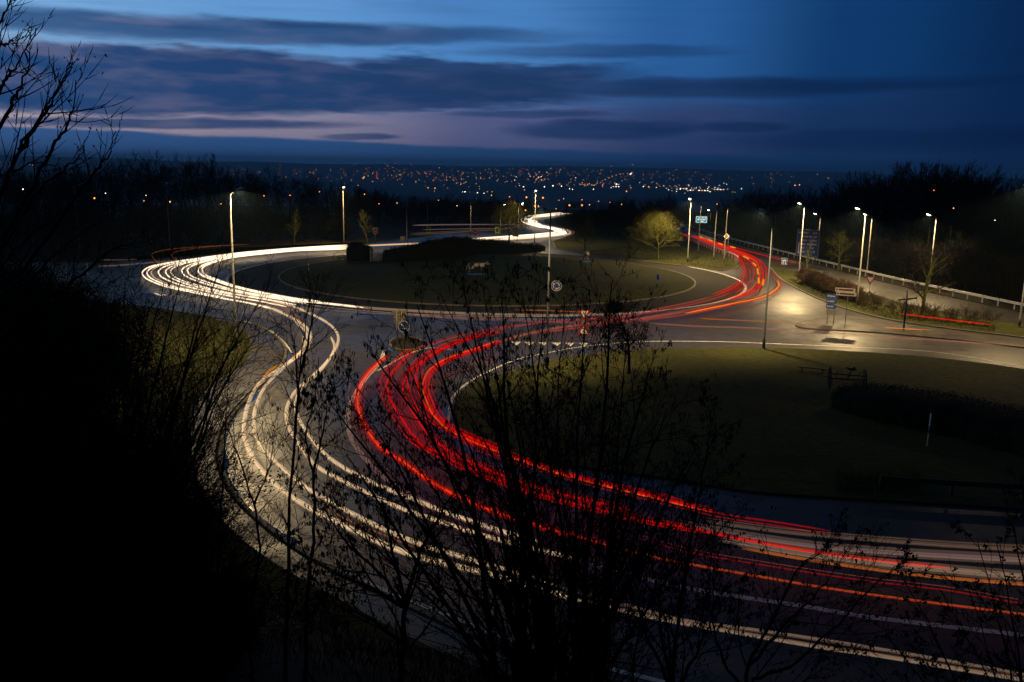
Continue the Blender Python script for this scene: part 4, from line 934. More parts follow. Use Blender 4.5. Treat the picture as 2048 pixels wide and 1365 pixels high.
trail('upper pinkish-red streak carrying the entry trails on round the ring', [(966, 669), (1020, 655), (1090, 645), (1170, 638), (1260, 629)], [(0, 'pink', 1, 0), (.25, 'reddim', .6, 0)], (.09, .07), name='tail_light_trail', group='fading red streaks into the ring')
trail('lower pinkish-red streak carrying the entry trails on round the ring', [(1000, 683), (1050, 668), (1120, 655), (1200, 646), (1290, 636), (1370, 624)], [(0, 'pink', 1, 0), (.25, 'amberdim', .5, 0)], (.09, .07), name='tail_light_trail', group='fading red streaks into the ring')
trail('orange-red streak rising from the thick red trail past the splitter island', [(828, 701), (860, 688), (905, 674), (960, 661), (1030, 649)], [(0, 'reddim', 1, 0), (.3, 'pink', .6, 0)], (.07, .06), name='tail_light_trail', group='fading red streaks into the ring')

# ------------------------------------------------------------------ vegetation
def grow(mb, p, d, length, r, lev, R, cfg, leaves=None):
    """one limb and everything that grows from it"""
    n = cfg['seg'][min(lev, len(cfg['seg'])-1)]; pts = [p]; rads = [r]; q = Vector(p); dd = Vector(d); step = length/n
    for i in range(n):
        w = cfg['wob']
        dd = (dd+Vector((R.uniform(-w, w), R.uniform(-w, w), R.uniform(-w, w)+cfg['up']))).normalized()
        q = q+dd*step; pts.append(q); rads.append(r*(1-(i+1)/n*cfg['taper']))
    sides = cfg['sides'][min(lev, len(cfg['sides'])-1)]
    tgt = mb[0] if lev < cfg['trunk_lev'] else mb[1]
    tgt.tube(pts, rads, sides, False)
    if lev >= cfg['levels']:
        if leaves is not None: leaves.append((pts[-1], dd)); leaves.append((pts[len(pts)//2], dd))
        return
    k = cfg['kids'][lev]; k = max(1, int(k*R.uniform(.8, 1.2)))
    a0 = R.uniform(0, 6.28)
    for j in range(k):
        t = cfg['from'][min(lev, len(cfg['from'])-1)]; t = t+(1-t)*(j+R.random()*.8)/k
        f = t*n; i = min(n-1, int(f)); s = pts[i].lerp(pts[i+1], f-i); dl = (pts[i+1]-pts[i]).normalized()
        a = a0+j*2.4+R.uniform(-.4, .4)
        u = dl.orthogonal().normalized(); v = dl.cross(u); ang = math.radians(R.uniform(*cfg['ang']))
        L2 = length*cfg['ratio']*(1-.45*t+.1)*R.uniform(.75, 1.25)
        if lev == 0 and 'round' in cfg: ang = math.radians(cfg['round'][0]+(cfg['round'][1]-cfg['round'][0])*t+R.uniform(-8, 8)); L2 = length*cfg['ratio']*(1.0-.62*t)*R.uniform(.8, 1.15)
        nd = dl*math.cos(ang)+(u*math.cos(a)+v*math.sin(a))*math.sin(ang)
        grow(mb, s, nd, L2, max(cfg['rmin'], (rads[i]*.9)*cfg['rr']), lev+1, R, cfg, leaves)
    # leader goes on as a thin shoot
    if lev > 0 and R.random() < .7:
        grow(mb, pts[-1], dd, length*.35, max(cfg['rmin'], rads[-1]), cfg['levels'], R, cfg, leaves)
CFG = dict(seg=(7, 5, 4, 3, 2), wob=.12, up=.05, taper=.7, sides=(7, 5, 4, 3, 3), levels=4, trunk_lev=2, kids=(9, 6, 5, 4), ang=(28, 55), ratio=.52, rr=.55, rmin=.008)
CFG['from'] = (.28, .25, .2, .2)
def make_tree(name, label, cat, loc, H, r, seed, cfg=None, mats=('bark', 'twig'), group=None, stems=1, lean=(0, 0), leaf=None, spread=.0, parts=('trunk', 'crown')):
    c = dict(CFG); c.update(cfg or {}); R = random.Random(seed); mb = (MB(), MB()); lv = [] if leaf else None
    root = empty(name, label, cat, Vector(loc), group)
    for s in range(stems):
        a = 2*PI*s/stems+R.random(); o = Vector((math.cos(a), math.sin(a), 0))*spread*.25*R.random()
        d = Vector((lean[0]+math.cos(a)*spread*R.uniform(.4, 1), lean[1]+math.sin(a)*spread*R.uniform(.4, 1), 1)).normalized()
        grow(mb, Vector(loc)+o-Vector((0, 0, .1)), d, H*R.uniform(.75, 1)*(1 if stems > 1 else .95), r*R.uniform(.7, 1), 0, R, c, lv)
    mb[0].build(parts[0], K[mats[0]], root, True)
    if mb[1].f: mb[1].build(parts[1], K[mats[1]], root)
    if leaf:
        m = MB()
        for (p, d) in lv:
            for _ in range(leaf[1]):
                if R.random() > leaf[3]: continue
                q = p+Vector((R.uniform(-1, 1), R.uniform(-1, 1), R.uniform(-1, 1)))*leaf[2]*2; a = Vector((R.uniform(-1, 1), R.uniform(-1, 1), R.uniform(-1, .3))).normalized()*leaf[2]; b = a.orthogonal().normalized()*leaf[2]*.5
                i = len(m.v); m.v += [tuple(q-a*.5), tuple(q+b*.6), tuple(q+a*.7), tuple(q-b*.6)]; m.face(i, i+1, i+2, i+3)
        o = m.build('leaves', K[leaf[0]], root); o['kind'] = 'stuff'
    return root
def place(proto, loc, rz, s, label, group, name=None, sz=None):
    c = copy_tree(proto); c.location = loc; c.rotation_euler = (0, 0, rz); c.scale = (s, s, sz or s); c['label'] = label
    if group: c['group'] = group
    return c

# --- lit bare trees standing round the junction
def tree_at(label, foot, top, r, seed, cfg=None, mats=('moss', 'mosstwig'), name='bare_tree', z0=.10, **k):
    b = G(*foot, z0); H = ZTOP(b, *top)-b.z
    return make_tree(name, label, 'tree', b, H*k.pop('hk', .86), r, seed, cfg, mats, **k)
ROUND = dict(kids=(18, 7, 4, 3), ang=(28, 55), ratio=.56, up=.03, rmin=.010, round=(82, 22))
ROUND['from'] = (.24, .2, .15, .2)
tree_at('lamp-lit bare tree with dense round crown on the grass wedge', (1316, 520), (1322, 405), .26, 11, dict(ROUND, kids=(24, 8, 6, 4), ratio=.74, ang=(30, 58)))
tree_at('lamp-lit bare tree in front of the far S-bend of trails', (1018, 486), (1025, 390), .24, 23, dict(ROUND, kids=(22, 8, 6, 4), ratio=.66))
tree_at('dim bare tree behind the standing cow at the island end', (1170, 506), (1172, 412), .22, 31, ROUND)
tree_at('dim feathery bare tree left of the glowing far lamp', (588, 490), (592, 400), .22, 41, dict(ROUND, round=(58, 15), ratio=.40))
tree_at('dim bare tree behind the square no-entry plate', (736, 488), (738, 403), .2, 47, dict(ROUND, round=(62, 16), ratio=.45))
tree_at('leaning mossy tree rising out of the right-hand hedge', (1678, 540), (1672, 452), .25, 53, dict(ROUND, kids=(15, 8, 6, 4)), lean=(-.12, -.1))
tree_at('dark ivy-clad tree behind the hedge below the far right lamp', (1843, 630), (1842, 480), .26, 59, dict(ROUND, kids=(15, 7, 6, 4)), mats=('moss', 'twig'))
tree_at('slender mossy tree in front of the large blue board', (1613, 545), (1608, 440), .16, 61, dict(ROUND, kids=(12, 5, 4, 3), round=(50, 15), ratio=.36))
tree_at('small dim tree at the far end of the motorway', (1395, 470), (1393, 432), .15, 67, ROUND)
# small tree with withered leaf clumps on the field
tree_at('small dark tree with withered leaf clumps on the grass field', (1257, 748), (1283, 585), .13, 71, dict(kids=(12, 7, 5, 3), ang=(40, 75), ratio=.52, up=.03, wob=.18, rmin=.012), mats=('bark', 'twig'), leaf=('catkin', 3, .11, .8), lean=(.10, 0), hk=.9)

# --- dark woodland behind
P1 = make_tree('woodland_tree', 'tall bare woodland tree', 'tree', (0, 0, 0), 13.5, .26, 101, dict(kids=(11, 6, 5, 4), ang=(18, 42), up=.07, rmin=.022), ('woodtwig', 'woodtwig'))
P2 = make_tree('woodland_tree', 'tall bare woodland tree', 'tree', (0, 0, 0), 13.0, .30, 103, dict(kids=(9, 7, 5, 4), ang=(25, 52), up=.06, rmin=.022), ('woodtwig', 'woodtwig'))
P3 = make_tree('woodland_tree', 'tall bare woodland tree', 'tree', (0, 0, 0), 12.0, .22, 107, dict(kids=(8, 6, 5, 4), ang=(14, 34), up=.08, rmin=.020), ('woodtwig', 'woodtwig'), stems=3, spread=.35)
S1 = make_tree('undergrowth_bush', 'bushy undergrowth', 'bush', (0, 0, 0), 4.2, .06, 109, dict(levels=3, seg=(5, 4, 3, 2), kids=(9, 7, 4), ang=(20, 60), ratio=.6, rmin=.016, trunk_lev=1), ('woodtwig', 'woodtwig'), stems=9, spread=.9, parts=('stem', 'twigs'))
PH = {P1: 16.0, P2: 16.0, P3: 15.0}
used = set()
def put_tree(proto, loc, rz, s, label, group, sz=None):
    if proto not in used:
        used.add(proto); proto.location = loc; proto.rotation_euler = (0, 0, rz); proto.scale = (s, s, sz or s); proto['label'] = label; proto['group'] = group
    else: place(proto, loc, rz, s, label, group, None, sz)
def outline(tab, x):
    for (a, ya), (b, yb) in zip(tab[:-1], tab[1:]):
        if a <= x <= b: return ya+(yb-ya)*(x-a)/(b-a)
    return tab[-1][1]
def belt(tab, x0, x1, n, drange, seed, label, group, jit=10, bushes=0, blabel='', bd=None):
    R = random.Random(seed)
    for i in range(n):
        px = x0+(x1-x0)*(i+R.random())/n; d = R.uniform(*drange(px)); a = AT(px, outline(tab, px)+R.uniform(-.15, 1)*jit, d)
        gz = max(terr(a.x, a.y), -60)+.08; h = a.z-gz
        if h < 2: continue
        proto = R.choice((P1, P2, P3)); s = h/PH[proto]
        put_tree(proto, (a.x, a.y, gz), R.uniform(0, 6.28), s*R.uniform(.95, 1.15), label, group, s)
    for i in range(bushes):
        px = x0+(x1-x0)*(i+R.random())/bushes; dr = (bd or drange)(px); d = R.uniform(dr[0], dr[1]); a = AT(px, 400, d)
        put_tree(S1, (a.x, a.y, terr(a.x, a.y)+.1), R.uniform(0, 6.28), R.uniform(.8, 1.5), blabel, group+' undergrowth')
LT = [(-300, 290), (0, 330), (160, 320), (215, 312), (260, 296), (330, 300), (400, 298), (450, 318), (500, 338), (560, 330), (620, 346), (700, 366), (800, 376), (900, 386), (1000, 390), (1070, 392)]
belt(LT, -150, 700, 62, lambda x: (172, 235) if x > 330 else (150, 225), 1, 'dark bare tree in the wood behind the left of the ring', 'trees in the wood left', 14, 46, 'dark thicket bush under the left-hand wood', lambda x: (172, 190) if x > 330 else (160, 190))
belt(LT, 700, 1060, 34, lambda x: (232, 300), 2, 'dark bare tree in the low belt behind the far road', 'trees behind the far road', 12, 26, 'dark thicket bush behind the far road', lambda x: (225, 260))
MT = [(1080, 395), (1130, 398), (1200, 396), (1280, 392), (1330, 384), (1380, 392), (1420, 398), (1480, 392)]
belt(MT, 1130, 1370, 26, lambda x: (225, 310), 3, 'dark bare tree between far road and motorway', 'trees between far road and motorway', 12, 22, 'dark thicket bush between far road and motorway', lambda x: (200, 240))
RT = [(1395, 402), (1440, 392), (1480, 378), (1530, 360), (1570, 366), (1600, 366), (1650, 366), (1700, 352), (1750, 331), (1800, 319), (1880, 313), (1945, 326), (1975, 344), (2048, 347), (2300, 330)]
RAILPX = [(1376, 459), (1450, 484), (1530, 505), (1600, 523), (1700, 548), (1800, 573), (2048, 627), (2300, 680)]
def rail_d(px): q = G(px, outline(RAILPX, px)); return math.hypot(q.x, q.y)
belt(RT, 1440, 2200, 78, lambda x: (rail_d(x)+9, rail_d(x)+62), 4, 'dark bare tree on the wooded slope at right', 'trees on the right-hand slope', 12, 64, 'dark thicket bush on the right-hand slope', lambda x: (rail_d(x)+6, rail_d(x)+20))
# --- hedge shrubs along the right-hand verge
HB = make_tree('hedge_shrub', 'hedge shrub', 'hedge', (0, 0, 0), 2.0, .03, 211, dict(levels=3, seg=(4, 3, 2, 2), kids=(8, 6, 3), ang=(14, 48), ratio=.5, rmin=.009, trunk_lev=1, wob=.2), mats=('hedgetwig', 'hedgetwig'), stems=8, spread=.55, leaf=('hedgeleaf', 3, .07, .8), parts=('stem', 'twigs'))
HO = make_tree('hedge_shrub', 'hedge shrub', 'hedge', (0, 0, 0), 2.0, .035, 213, dict(levels=3, seg=(4, 3, 2, 2), kids=(7, 5, 3), ang=(14, 50), ratio=.5, rmin=.009, trunk_lev=1, wob=.25), mats=('hedgetwig', 'hedgetwig'), stems=7, spread=.5, leaf=('hedgeleaf', 1, .06, .35), parts=('stem', 'twigs'))
line_h = [Vector(p) for p in smooth(PX([(1606, 566), (1640, 580), (1690, 599), (1760, 622), (1820, 635), (1900, 645), (1975, 654)], .1), 6)]
R = random.Random(77); hp = resample(line_h, .95)
for i, p in enumerate(hp):
    f = i/len(hp); px = 1606+f*369
    if .62 < f < .70: continue
    proto = HB if f < .5 else HO
    lab = 'brown leafy shrub in the dense left half of the verge hedge' if f < .5 else ('open twiggy shrub in the verge hedge left of the gap' if f < .66 else 'open twiggy shrub in the verge hedge right of the gap')
    grp = 'dense hedge shrubs' if f < .5 else ('open hedge shrubs left of the gap' if f < .66 else 'open hedge shrubs right of the gap')
    put_tree(proto, (p.x+R.uniform(-.3, .3), p.y+R.uniform(-.3, .3), .1), R.uniform(0, 6.28), R.uniform(.68, .88), lab, grp)
    if f < .5: put_tree(HB, (p.x+R.uniform(.2, .8), p.y+R.uniform(.7, 1.3), .1), R.uniform(0, 6.28), R.uniform(.7, .9), lab, grp)
# --- clipped dark hedges
def hedge(name, label, boxes, n, seed, leafs=.12, mat_='evergreen'):
    """boxes: list of plan polylines with (x, y, base z, height, half width)"""
    R = random.Random(seed); root = empty(name, label, 'hedge', Vector(boxes[0][0][:2]+(boxes[0][0][2],)))
    core = MB(); m = MB()
    for path in boxes:
        P = [q for q in smooth(path, 8)]; k0 = len(core.v); S = []
        prof = [(-1, 0), (-1.05, .35), (-.98, .72), (-.62, .95), (0, 1.0), (.62, .95), (.98, .72), (1.05, .35), (1, 0)]
        for i, a in enumerate(P):
            b = P[min(i+1, len(P)-1)]; c = P[max(i-1, 0)]; t = Vector((b[0]-c[0], b[1]-c[1], 0)).normalized(); nn = Vector((-t.y, t.x, 0)); row = []
            e = .8 if i in (0, len(P)-1) else (.95 if i in (1, len(P)-2) else 1)
            for (o, h) in prof:
                q = Vector((a[0], a[1], a[2]-.05))+nn*(o*a[4]*e*R.uniform(.82, 1.08))+Vector((0, 0, h*a[3]*(.7+.3*e)*R.uniform(.93, 1.05))); row.append(q); core.v.append(tuple(q*1.0))
            S.append(row)
        w = len(prof)
        for i in range(len(P)-1):
            for j in range(w-1): core.face(k0+w*i+j, k0+w*i+j+1, k0+w*i+w+j+1, k0+w*i+w+j)
        for i in range(len(P)-1):
            L_ = (Vector(P[i+1][:2])-Vector(P[i][:2])).length
            for _ in range(int(n*max(L_, .2))):
                f, g = R.random(), R.random()*(w-1); j = min(w-2, int(g)); g -= j
                q = (S[i][j].lerp(S[i][j+1], g)).lerp(S[i+1][j].lerp(S[i+1][j+1], g), f)+Vector((R.gauss(0, .12), R.gauss(0, .12), R.gauss(.06, .14)))
                u = Vector((R.uniform(-1, 1), R.uniform(-1, 1), R.uniform(-1, 1))).normalized()*leafs; v = u.orthogonal().normalized()*leafs*.4; k = len(m.v)
                m.v += [tuple(q-u), tuple(q+v), tuple(q+u), tuple(q-v)]; m.face(k, k+1, k+2, k+3)
    core.build('branch_core', K[mat_], root, True); o = m.build('leaves', K[mat_], root); o['kind'] = 'stuff'
def hp_(px, py_base, py_top, w, gm=True):
    b = GM(px, py_base) if gm else G(px, py_base, .1)
    return (b.x, b.y, b.z, ZTOP(b, px, py_top)-b.z, w)
hedge('clipped_hedge', 'black clipped hedge block left of the white gate on the island', [[hp_(700, 520, 487, .9), hp_(718, 521, 486, .9), hp_(738, 523, 492, .9)]], 160, 5)
hedge('clipped_hedge', 'long black hedge with domed top along the crown of the island', [[hp_(770, 523, 500, 1.0), hp_(800, 522, 495, 1.1), hp_(835, 520, 487, 1.2), hp_(870, 518, 479, 1.3), hp_(905, 515, 475, 1.3), hp_(960, 511, 479, 1.2), hp_(1020, 506, 485, 1.1), hp_(1085, 501, 490, .9)]], 190, 6)
hedge('clipped_hedge', 'long low black hedge crossing the right-hand field, widened to fill its shadow', [[hp_(1696, 806, 768, 2.0, False), hp_(1745, 820, 775, 2.2, False), hp_(1800, 832, 783, 2.4, False), hp_(1870, 846, 794, 2.5, False), hp_(1930, 858, 804, 2.5, False), hp_(2048, 888, 830, 2.5, False), hp_(2200, 935, 862, 2.5, False)]], 900, 8, .07)  # hedge made extra wide to stand in for its shadow on the grass

# ------------------------------------------------------------------ things on the grass
# gate between the island hedges
b = GM(757, 523); root = empty('gate', 'pale slatted gate between the hedges on the central island', 'gate', b)
a_, c_ = GM(741, 523.5), GM(772, 522.5); t = (c_-a_); L_ = t.length; t.normalize(); hz = ZTOP(a_, 741, 497)-a_.z
yaw = math.atan2(t.y, t.x)
for f in (0, .5, 1):
    p = a_+t*(L_*f); mb = MB(); mb.box((p.x, p.y, p.z+hz*(.5-.12*math.sin(PI*f))), (.06, .06, hz*(.5-.12*math.sin(PI*f))), yaw); mb.build('post', K['gate'], root)
for i in range(15):
    f = (i+.5)/15; p = a_+t*(L_*f); h = hz*(.94-.30*math.sin(PI*f)); mb = MB(); mb.box((p.x, p.y, p.z+h/2+.08), (.03, .015, h/2), yaw); mb.build('slat', K['gate'], root)
for zz in (.25, .6):
    p = a_.lerp(c_, .5); mb = MB(); mb.box((p.x, p.y-.03, p.z+hz*zz), (L_/2, .02, .03), yaw); mb.build('rail', K['gate'], root)
# cart wheel half sunk in the island edge
def wheel(parent, c, r, axis, w=.05, spokes=12, m='iron', half=False, seg=36):
    u = axis.orthogonal().normalized() if abs(axis.z) < .9 else Vector((1, 0, 0)); u = Vector((0, 0, 1)); v = axis.cross(u).normalized()
    pts = [c+(u*math.cos(2*PI*i/seg)+v*math.sin(2*PI*i/seg))*r for i in range(seg+1)]
    mb = MB(); mb.tube(pts, w, 6, False); rim = mb.build('wheel_rim', K[m], parent, True)
    for i in range(spokes):
        q = 2*PI*i/spokes; e = c+(u*math.cos(q)+v*math.sin(q))*r; mb = MB(); mb.tube([c, e], w*.55, 5); mb.build('spoke', K[m], rim)
    mb = MB(); mb.tube([c-axis*.12, c+axis*.12], w*2.2, 10); mb.build('hub', K[m], rim, True)
b = GM(678, 521); root = empty('hay_rake', 'old spoked hay rake wheel on the left part of the island', 'farm implement', b)
fr = frame(TOCAM(b)); wheel(root, b+Vector((0, 0, .35)), .95, fr[2], .035, 14)
mb = MB(); mb.tube([b+Vector((0, 0, .35)), b+fr[0]*1.6+Vector((0, 0, .55)), b+fr[0]*2.4+Vector((0, 0, .2))], [.06, .05, .04], 6); mb.build('drawbar', K['iron'], root)
for i in range(7):
    p = b+fr[0]*(.9+.22*i)+Vector((0, 0, .5)); mb = MB(); mb.tube([p, p+fr[2]*.25+Vector((0, 0, -.2)), p+fr[2]*.2+Vector((0, 0, -.5))], .018, 5); mb.build('tine', K['iron'], root)
# horse-drawn implement on the field
b = G(1692, 781, .1); root = empty('horse_drawn_rake', 'antique two-wheeled farm implement with plank on the right-hand field', 'farm implement', b)
ax = Vector((b.y, -b.x, 0)).normalized(); ax = Matrix.Rotation(math.radians(9), 3, 'Z') @ ax
for o in (-1.15, 1.15): wheel(root, b+ax*o+Vector((0, 0, .80)), .80, ax, .032, 12)
mb = MB(); mb.tube([b+ax*-1.25+Vector((0, 0, .80)), b+ax*1.25+Vector((0, 0, .80))], .05, 8); mb.build('axle', K['iron'], root, True)
mb = MB(); mb.tube([b+ax*-1.1+Vector((0, -.1, 1.15)), b+ax*1.1+Vector((0, -.1, 1.12))], .04, 6); mb.build('lift_bar', K['iron'], root, True)
mb = MB(); mb.tube([b+Vector((.0, 0, .80)), b+Vector((.05, -.25, 1.2)), b+Vector((.1, -.35, 1.48))], .04, 6); sp = mb.build('seat_spring', K['iron'], root, True)
mb = MB()
for i in range(5):
    for j in range(9):
        q = PI*(j/8-.5)*1.6; mb.v.append(tuple(b+Vector((.1+.32*math.sin(q)*(1-.12*i*0), -.35-.2+.1*i, 1.50+.14*(abs(math.sin(q))**2)+(.12 if i == 4 else 0)))))
for i in range(4):
    for j in range(8): mb.face(9*i+j, 9*i+j+1, 9*i+10+j, 9*i+9+j)
mb.build('seat', K['iron'], root, True)
mb = MB(); mb.tube([b+ax*.7+Vector((0, 0, .80)), b+ax*.75+Vector((0, -.3, 1.5))], .022, 6); mb.build('lever', K['iron'], root)
mb = MB(); mb.tube([b+ax*-.75+Vector((0, 0, .80)), b+ax*-.8+Vector((0, -.3, 1.45))], .022, 6); mb.build('lever', K['iron'], root)
for i in range(13):
    p = b+ax*(-1.0+.165*i); mb = MB(); mb.tube([p+Vector((0, .0, .80)), p+Vector((0, .28, .74)), p+Vector((0, .34, .3)), p+Vector((0, .15, .04))], .016, 5); mb.build('tine', K['iron'], root)
mb = MB(); mb.tube([b+ax*-1.3+Vector((0, .1, .85)), b+ax*-1.3+Vector((0, .9, .7))], .035, 6); mb.build('drawbar', K['iron'], root)
c = G(1625, 744, .1)
root = empty('plank_trestle', 'low weathered plank resting on short legs left of the implement', 'bench', c)
e = (G(1655, 747, .1)-G(1596, 741, .1)); yaw = math.atan2(e.y, e.x); hl = e.length/2
mb = MB(); mb.box(tuple(c+Vector((0, 0, .30))), (hl, .16, .035), yaw); mb.build('plank', K['timber'], root)
for o in (-.7, .7):
    p = c+e.normalized()*hl*o; mb = MB(); mb.box((p.x, p.y, c.z+.13), (.05, .13, .14), yaw); mb.build('leg', K['timber'], root)

# cow statues
def cow_mat():
    m = mat('cow_hide', (.62, .55, .47), .6, .3, noise=(2.6, .02), col2=(.012, .011, .011)); return m
K['hide'] = cow_mat()
def cow(label, loc, yaw, s):
    root = empty('cow_statue', label, 'statue', loc); root.rotation_euler = (0, 0, yaw); root.scale = (s, s, s)
    V, E, Rr = [], [], []
    def add(x, y, z, r, par=None, r2=None):
        V.append((x, y, z)); Rr.append((r, r2 or r))
        if par is not None: E.append((par, len(V)-1))
        return len(V)-1
    a = add(-.05, 0, 1.05, .34, None, .30); hip = add(-.75, 0, 1.10, .30, a, .27); rump = add(-1.02, 0, 1.08, .17, hip); sh = add(.62, 0, 1.05, .31, a, .25)
    nk = add(.98, 0, 1.18, .17, sh, .13); hd = add(1.28, 0, 1.28, .12, nk, .11); mz = add(1.58, 0, 1.12, .075, hd, .08)
    tl = add(-1.12, 0, .95, .03, rump); add(-1.15, 0, .45, .022, tl)
    for sd in (-1, 1):
        k = add(.62, sd*.20, .80, .11, sh); k = add(.60, sd*.20, .45, .065, k); k = add(.61, sd*.20, .10, .05, k); add(.64, sd*.20, .02, .065, k)
        k = add(-.80, sd*.20, .80, .15, hip); k = add(-.72, sd*.20, .55, .085, k); k = add(-.86, sd*.20, .36, .058, k); k = add(-.82, sd*.20, .08, .05, k); add(-.78, sd*.20, .02, .065, k)
        k = add(1.24, sd*.17, 1.36, .035, hd); add(1.22, sd*.30, 1.34, .03, k)
    me = bpy.data.meshes.new('body'); me.from_pydata(V, E, []); o = bpy.data.objects.new('body', me); COL.objects.link(o)
    me.materials.append(K['hide']); md = o.modifiers.new('skin', 'SKIN'); md.use_smooth_shade = True
    sv = me.skin_vertices[0].data
    for i, r in enumerate(Rr): sv[i].radius = r
    sv[0].use_root = True
    sb = o.modifiers.new('sub', 'SUBSURF'); sb.levels = 2; sb.render_levels = 2
    o.parent = root; o.location = (0, 0, .10)
    def part(name, mbx, m, sm=True):
        oo = bpy.data.objects.new(name, mbx.mesh(name, K[m], None, sm)); COL.objects.link(oo); oo.parent = root
    mb = MB(); mb.box((-.1, 0, .05), (1.05, .38, .05)); part('plinth', mb, 'base_blue', False)
    for sd in (-1, 1):
        mb = MB(); mb.tube([(1.26, sd*.08, 1.48), (1.27, sd*.17, 1.55), (1.33, sd*.20, 1.62)], [.03, .022, .008], 6); part('horn', mb, 'white')
    mb = MB(); mb.tube([(-.45, 0, .86), (-.45, 0, .70)], [.17, .10], 10); part('udder', mb, 'white')
cow('black and white cow statue side-on on the central island', GM(953, 549), .05, 1.15)
cow('black and white cow statue facing the viewer at the island crest', GM(1172, 525), -1.75, 1.2)

# ------------------------------------------------------------------ foreground shrubs on the bank
SH = dict(seg=(9, 6, 4, 3), wob=.10, up=.045, taper=.72, sides=(6, 4, 3, 3), levels=3, trunk_lev=1, ang=(22, 52), ratio=.42, rr=.5, rmin=.0028)
SH['from'] = (.22, .15, .15)
def guided(root, ctrl, r, R, cfg, kids, catk=None, twl=None, mats=('bark', 'twig')):
    """a stem along control points with free side growth"""
    P = [Vector(p) for p in smooth([tuple(c) for c in ctrl], 5)]
    P = [p+Vector((R.uniform(-1, 1), R.uniform(-1, 1), R.uniform(-1, 1)))*.012 for p in P]
    k = len(P); rad = [max(.0035, r*(1-.88*i/(k-1))) for i in range(k)]
    mb = MB(); mb.tube(P, rad, 6, False)
    tw = (mb, MB()); length = sum((P[i+1]-P[i]).length for i in range(k-1)); ends = []
    a0 = R.uniform(0, 6.28)
    for j in range(kids):
        t = .22+.78*(j+R.random())/kids; f = t*(k-1); i = min(k-2, int(f)); s = P[i].lerp(P[i+1], f-i); dl = (P[i+1]-P[i]).normalized()
        a = a0+j*2.4; u = dl.orthogonal().normalized(); v = dl.cross(u); ang = math.radians(R.uniform(*cfg['ang']))
        nd = dl*math.cos(ang)+(u*math.cos(a)+v*math.sin(a))*math.sin(ang)
        grow((tw[1], tw[1]), s, nd, (twl or length*.34)*(1.15-.75*t)*R.uniform(.6, 1.25), max(.003, rad[i]*.45), 1, R, cfg, ends)
    st = mb.build('stem', K[mats[0]], root, True)
    if tw[1].f: tw[1].build('twigs', K[mats[1]], st)['kind'] = 'stuff'
    if catk:
        m = MB()
        for (p, d) in ends:
            if R.random() < catk[0]:
                for _ in range(R.choice((1, 1, 2, 3))):
                    L_ = catk[1]*R.uniform(.6, 1.2); o = Vector((R.uniform(-.02, .02), R.uniform(-.02, .02), 0)); q = p+o
                    m.tube([q, q+Vector((R.uniform(-.006, .006), R.uniform(-.006, .006), -L_*.5)), q+Vector((R.uniform(-.01, .01), 0, -L_))], [.003, catk[2], .002], 4, False)
        if m.f: o = m.build('catkins', K['catkin'], st, True); o['kind'] = 'stuff'
    return ends
R = random.Random(2024)
TW = dict(SH, kids=(0, 6, 5), levels=3, wob=.14)
# the big catkin shrub
base = bank_at(.55, 8.6); root = empty('catkin_shrub', 'large many-stemmed bare shrub with hanging catkins in front of the road', 'shrub', base)
tops = [(655, 800), (690, 745), (738, 700), (790, 650), (835, 612), (880, 585), (925, 560), (965, 575), (1005, 600), (1045, 575), (1085, 625), (1130, 600), (1175, 590), (1222, 568), (1190, 650), (1255, 655), (1300, 735), (1335, 815), (1395, 880), (1430, 950), (1330, 960), (690, 905), (750, 850), (860, 700), (960, 690), (1010, 740), (1110, 760), (1180, 790), (820, 790), (900, 820), (1260, 830), (1040, 860), (640, 1000), (1400, 1040), (900, 1000), (980, 950), (1060, 980), (1150, 960), (1220, 920), (1280, 1020), (1000, 1100), (1120, 1120), (1230, 1100), (870, 1120), (770, 1060), (1320, 1150), (1180, 1020), (1090, 890)]
for i, (tx, ty) in enumerate(tops):
    d = R.uniform(7.6, 10.2); top = AT(tx, ty, d)
    b0 = base+Vector((R.uniform(-.55, .55), R.uniform(-.4, .4), -.1))
    out = Vector((top.x-b0.x, top.y-b0.y, 0))
    m1 = b0+out*.30+Vector((0, 0, (top.z-b0.z)*.42)); m2 = b0+out*.66+Vector((0, 0, (top.z-b0.z)*.76))
    jit = lambda: Vector((R.uniform(-.12, .12), R.uniform(-.12, .12), R.uniform(-.08, .08)))
    guided(root, [b0, m1+jit(), m2+jit(), top], R.choice((.018, .024, .030, .040)), R, TW, R.randint(10, 15), (.16, .045, .0048), twl=1.2)
# saplings left of it
def sapling(label, stems, catk=None, kids=12, rr=.03, twl=1.0, name='sapling', cfg=None, group=None, mats=('bark', 'twig')):
    """stems: lists of (px, py, distance) from the foot up"""
    first = AT(*stems[0][0]); root = empty(name, label, 'sapling' if name == 'sapling' else 'shrub', Vector((first.x, first.y, bank_at(first.x, first.y).z)), group)
    for k, st in enumerate(stems):
        ctrl = [AT(*p) for p in st]
        if k == 0: ctrl = [Vector((first.x, first.y, wloc(root).z-.1))]+[c for c in ctrl if c.z > wloc(root).z+.15]
        guided(root, ctrl, rr if k == 0 else rr*.6, R, cfg or TW, kids if k == 0 else max(5, kids-3), catk, twl, mats)
sapling('tall straight sapling crossing the two left white trails', [[(572, 1330, 9.5), (575, 1180, 9.6), (578, 1000, 9.6), (592, 850, 9.7), (603, 720, 9.8), (618, 590, 9.8)], [(590, 870, 9.7), (596, 760, 9.7), (581, 640, 9.8)], [(600, 745, 9.8), (622, 660, 9.9), (634, 585, 9.9)]], None, 13, .030, .75)
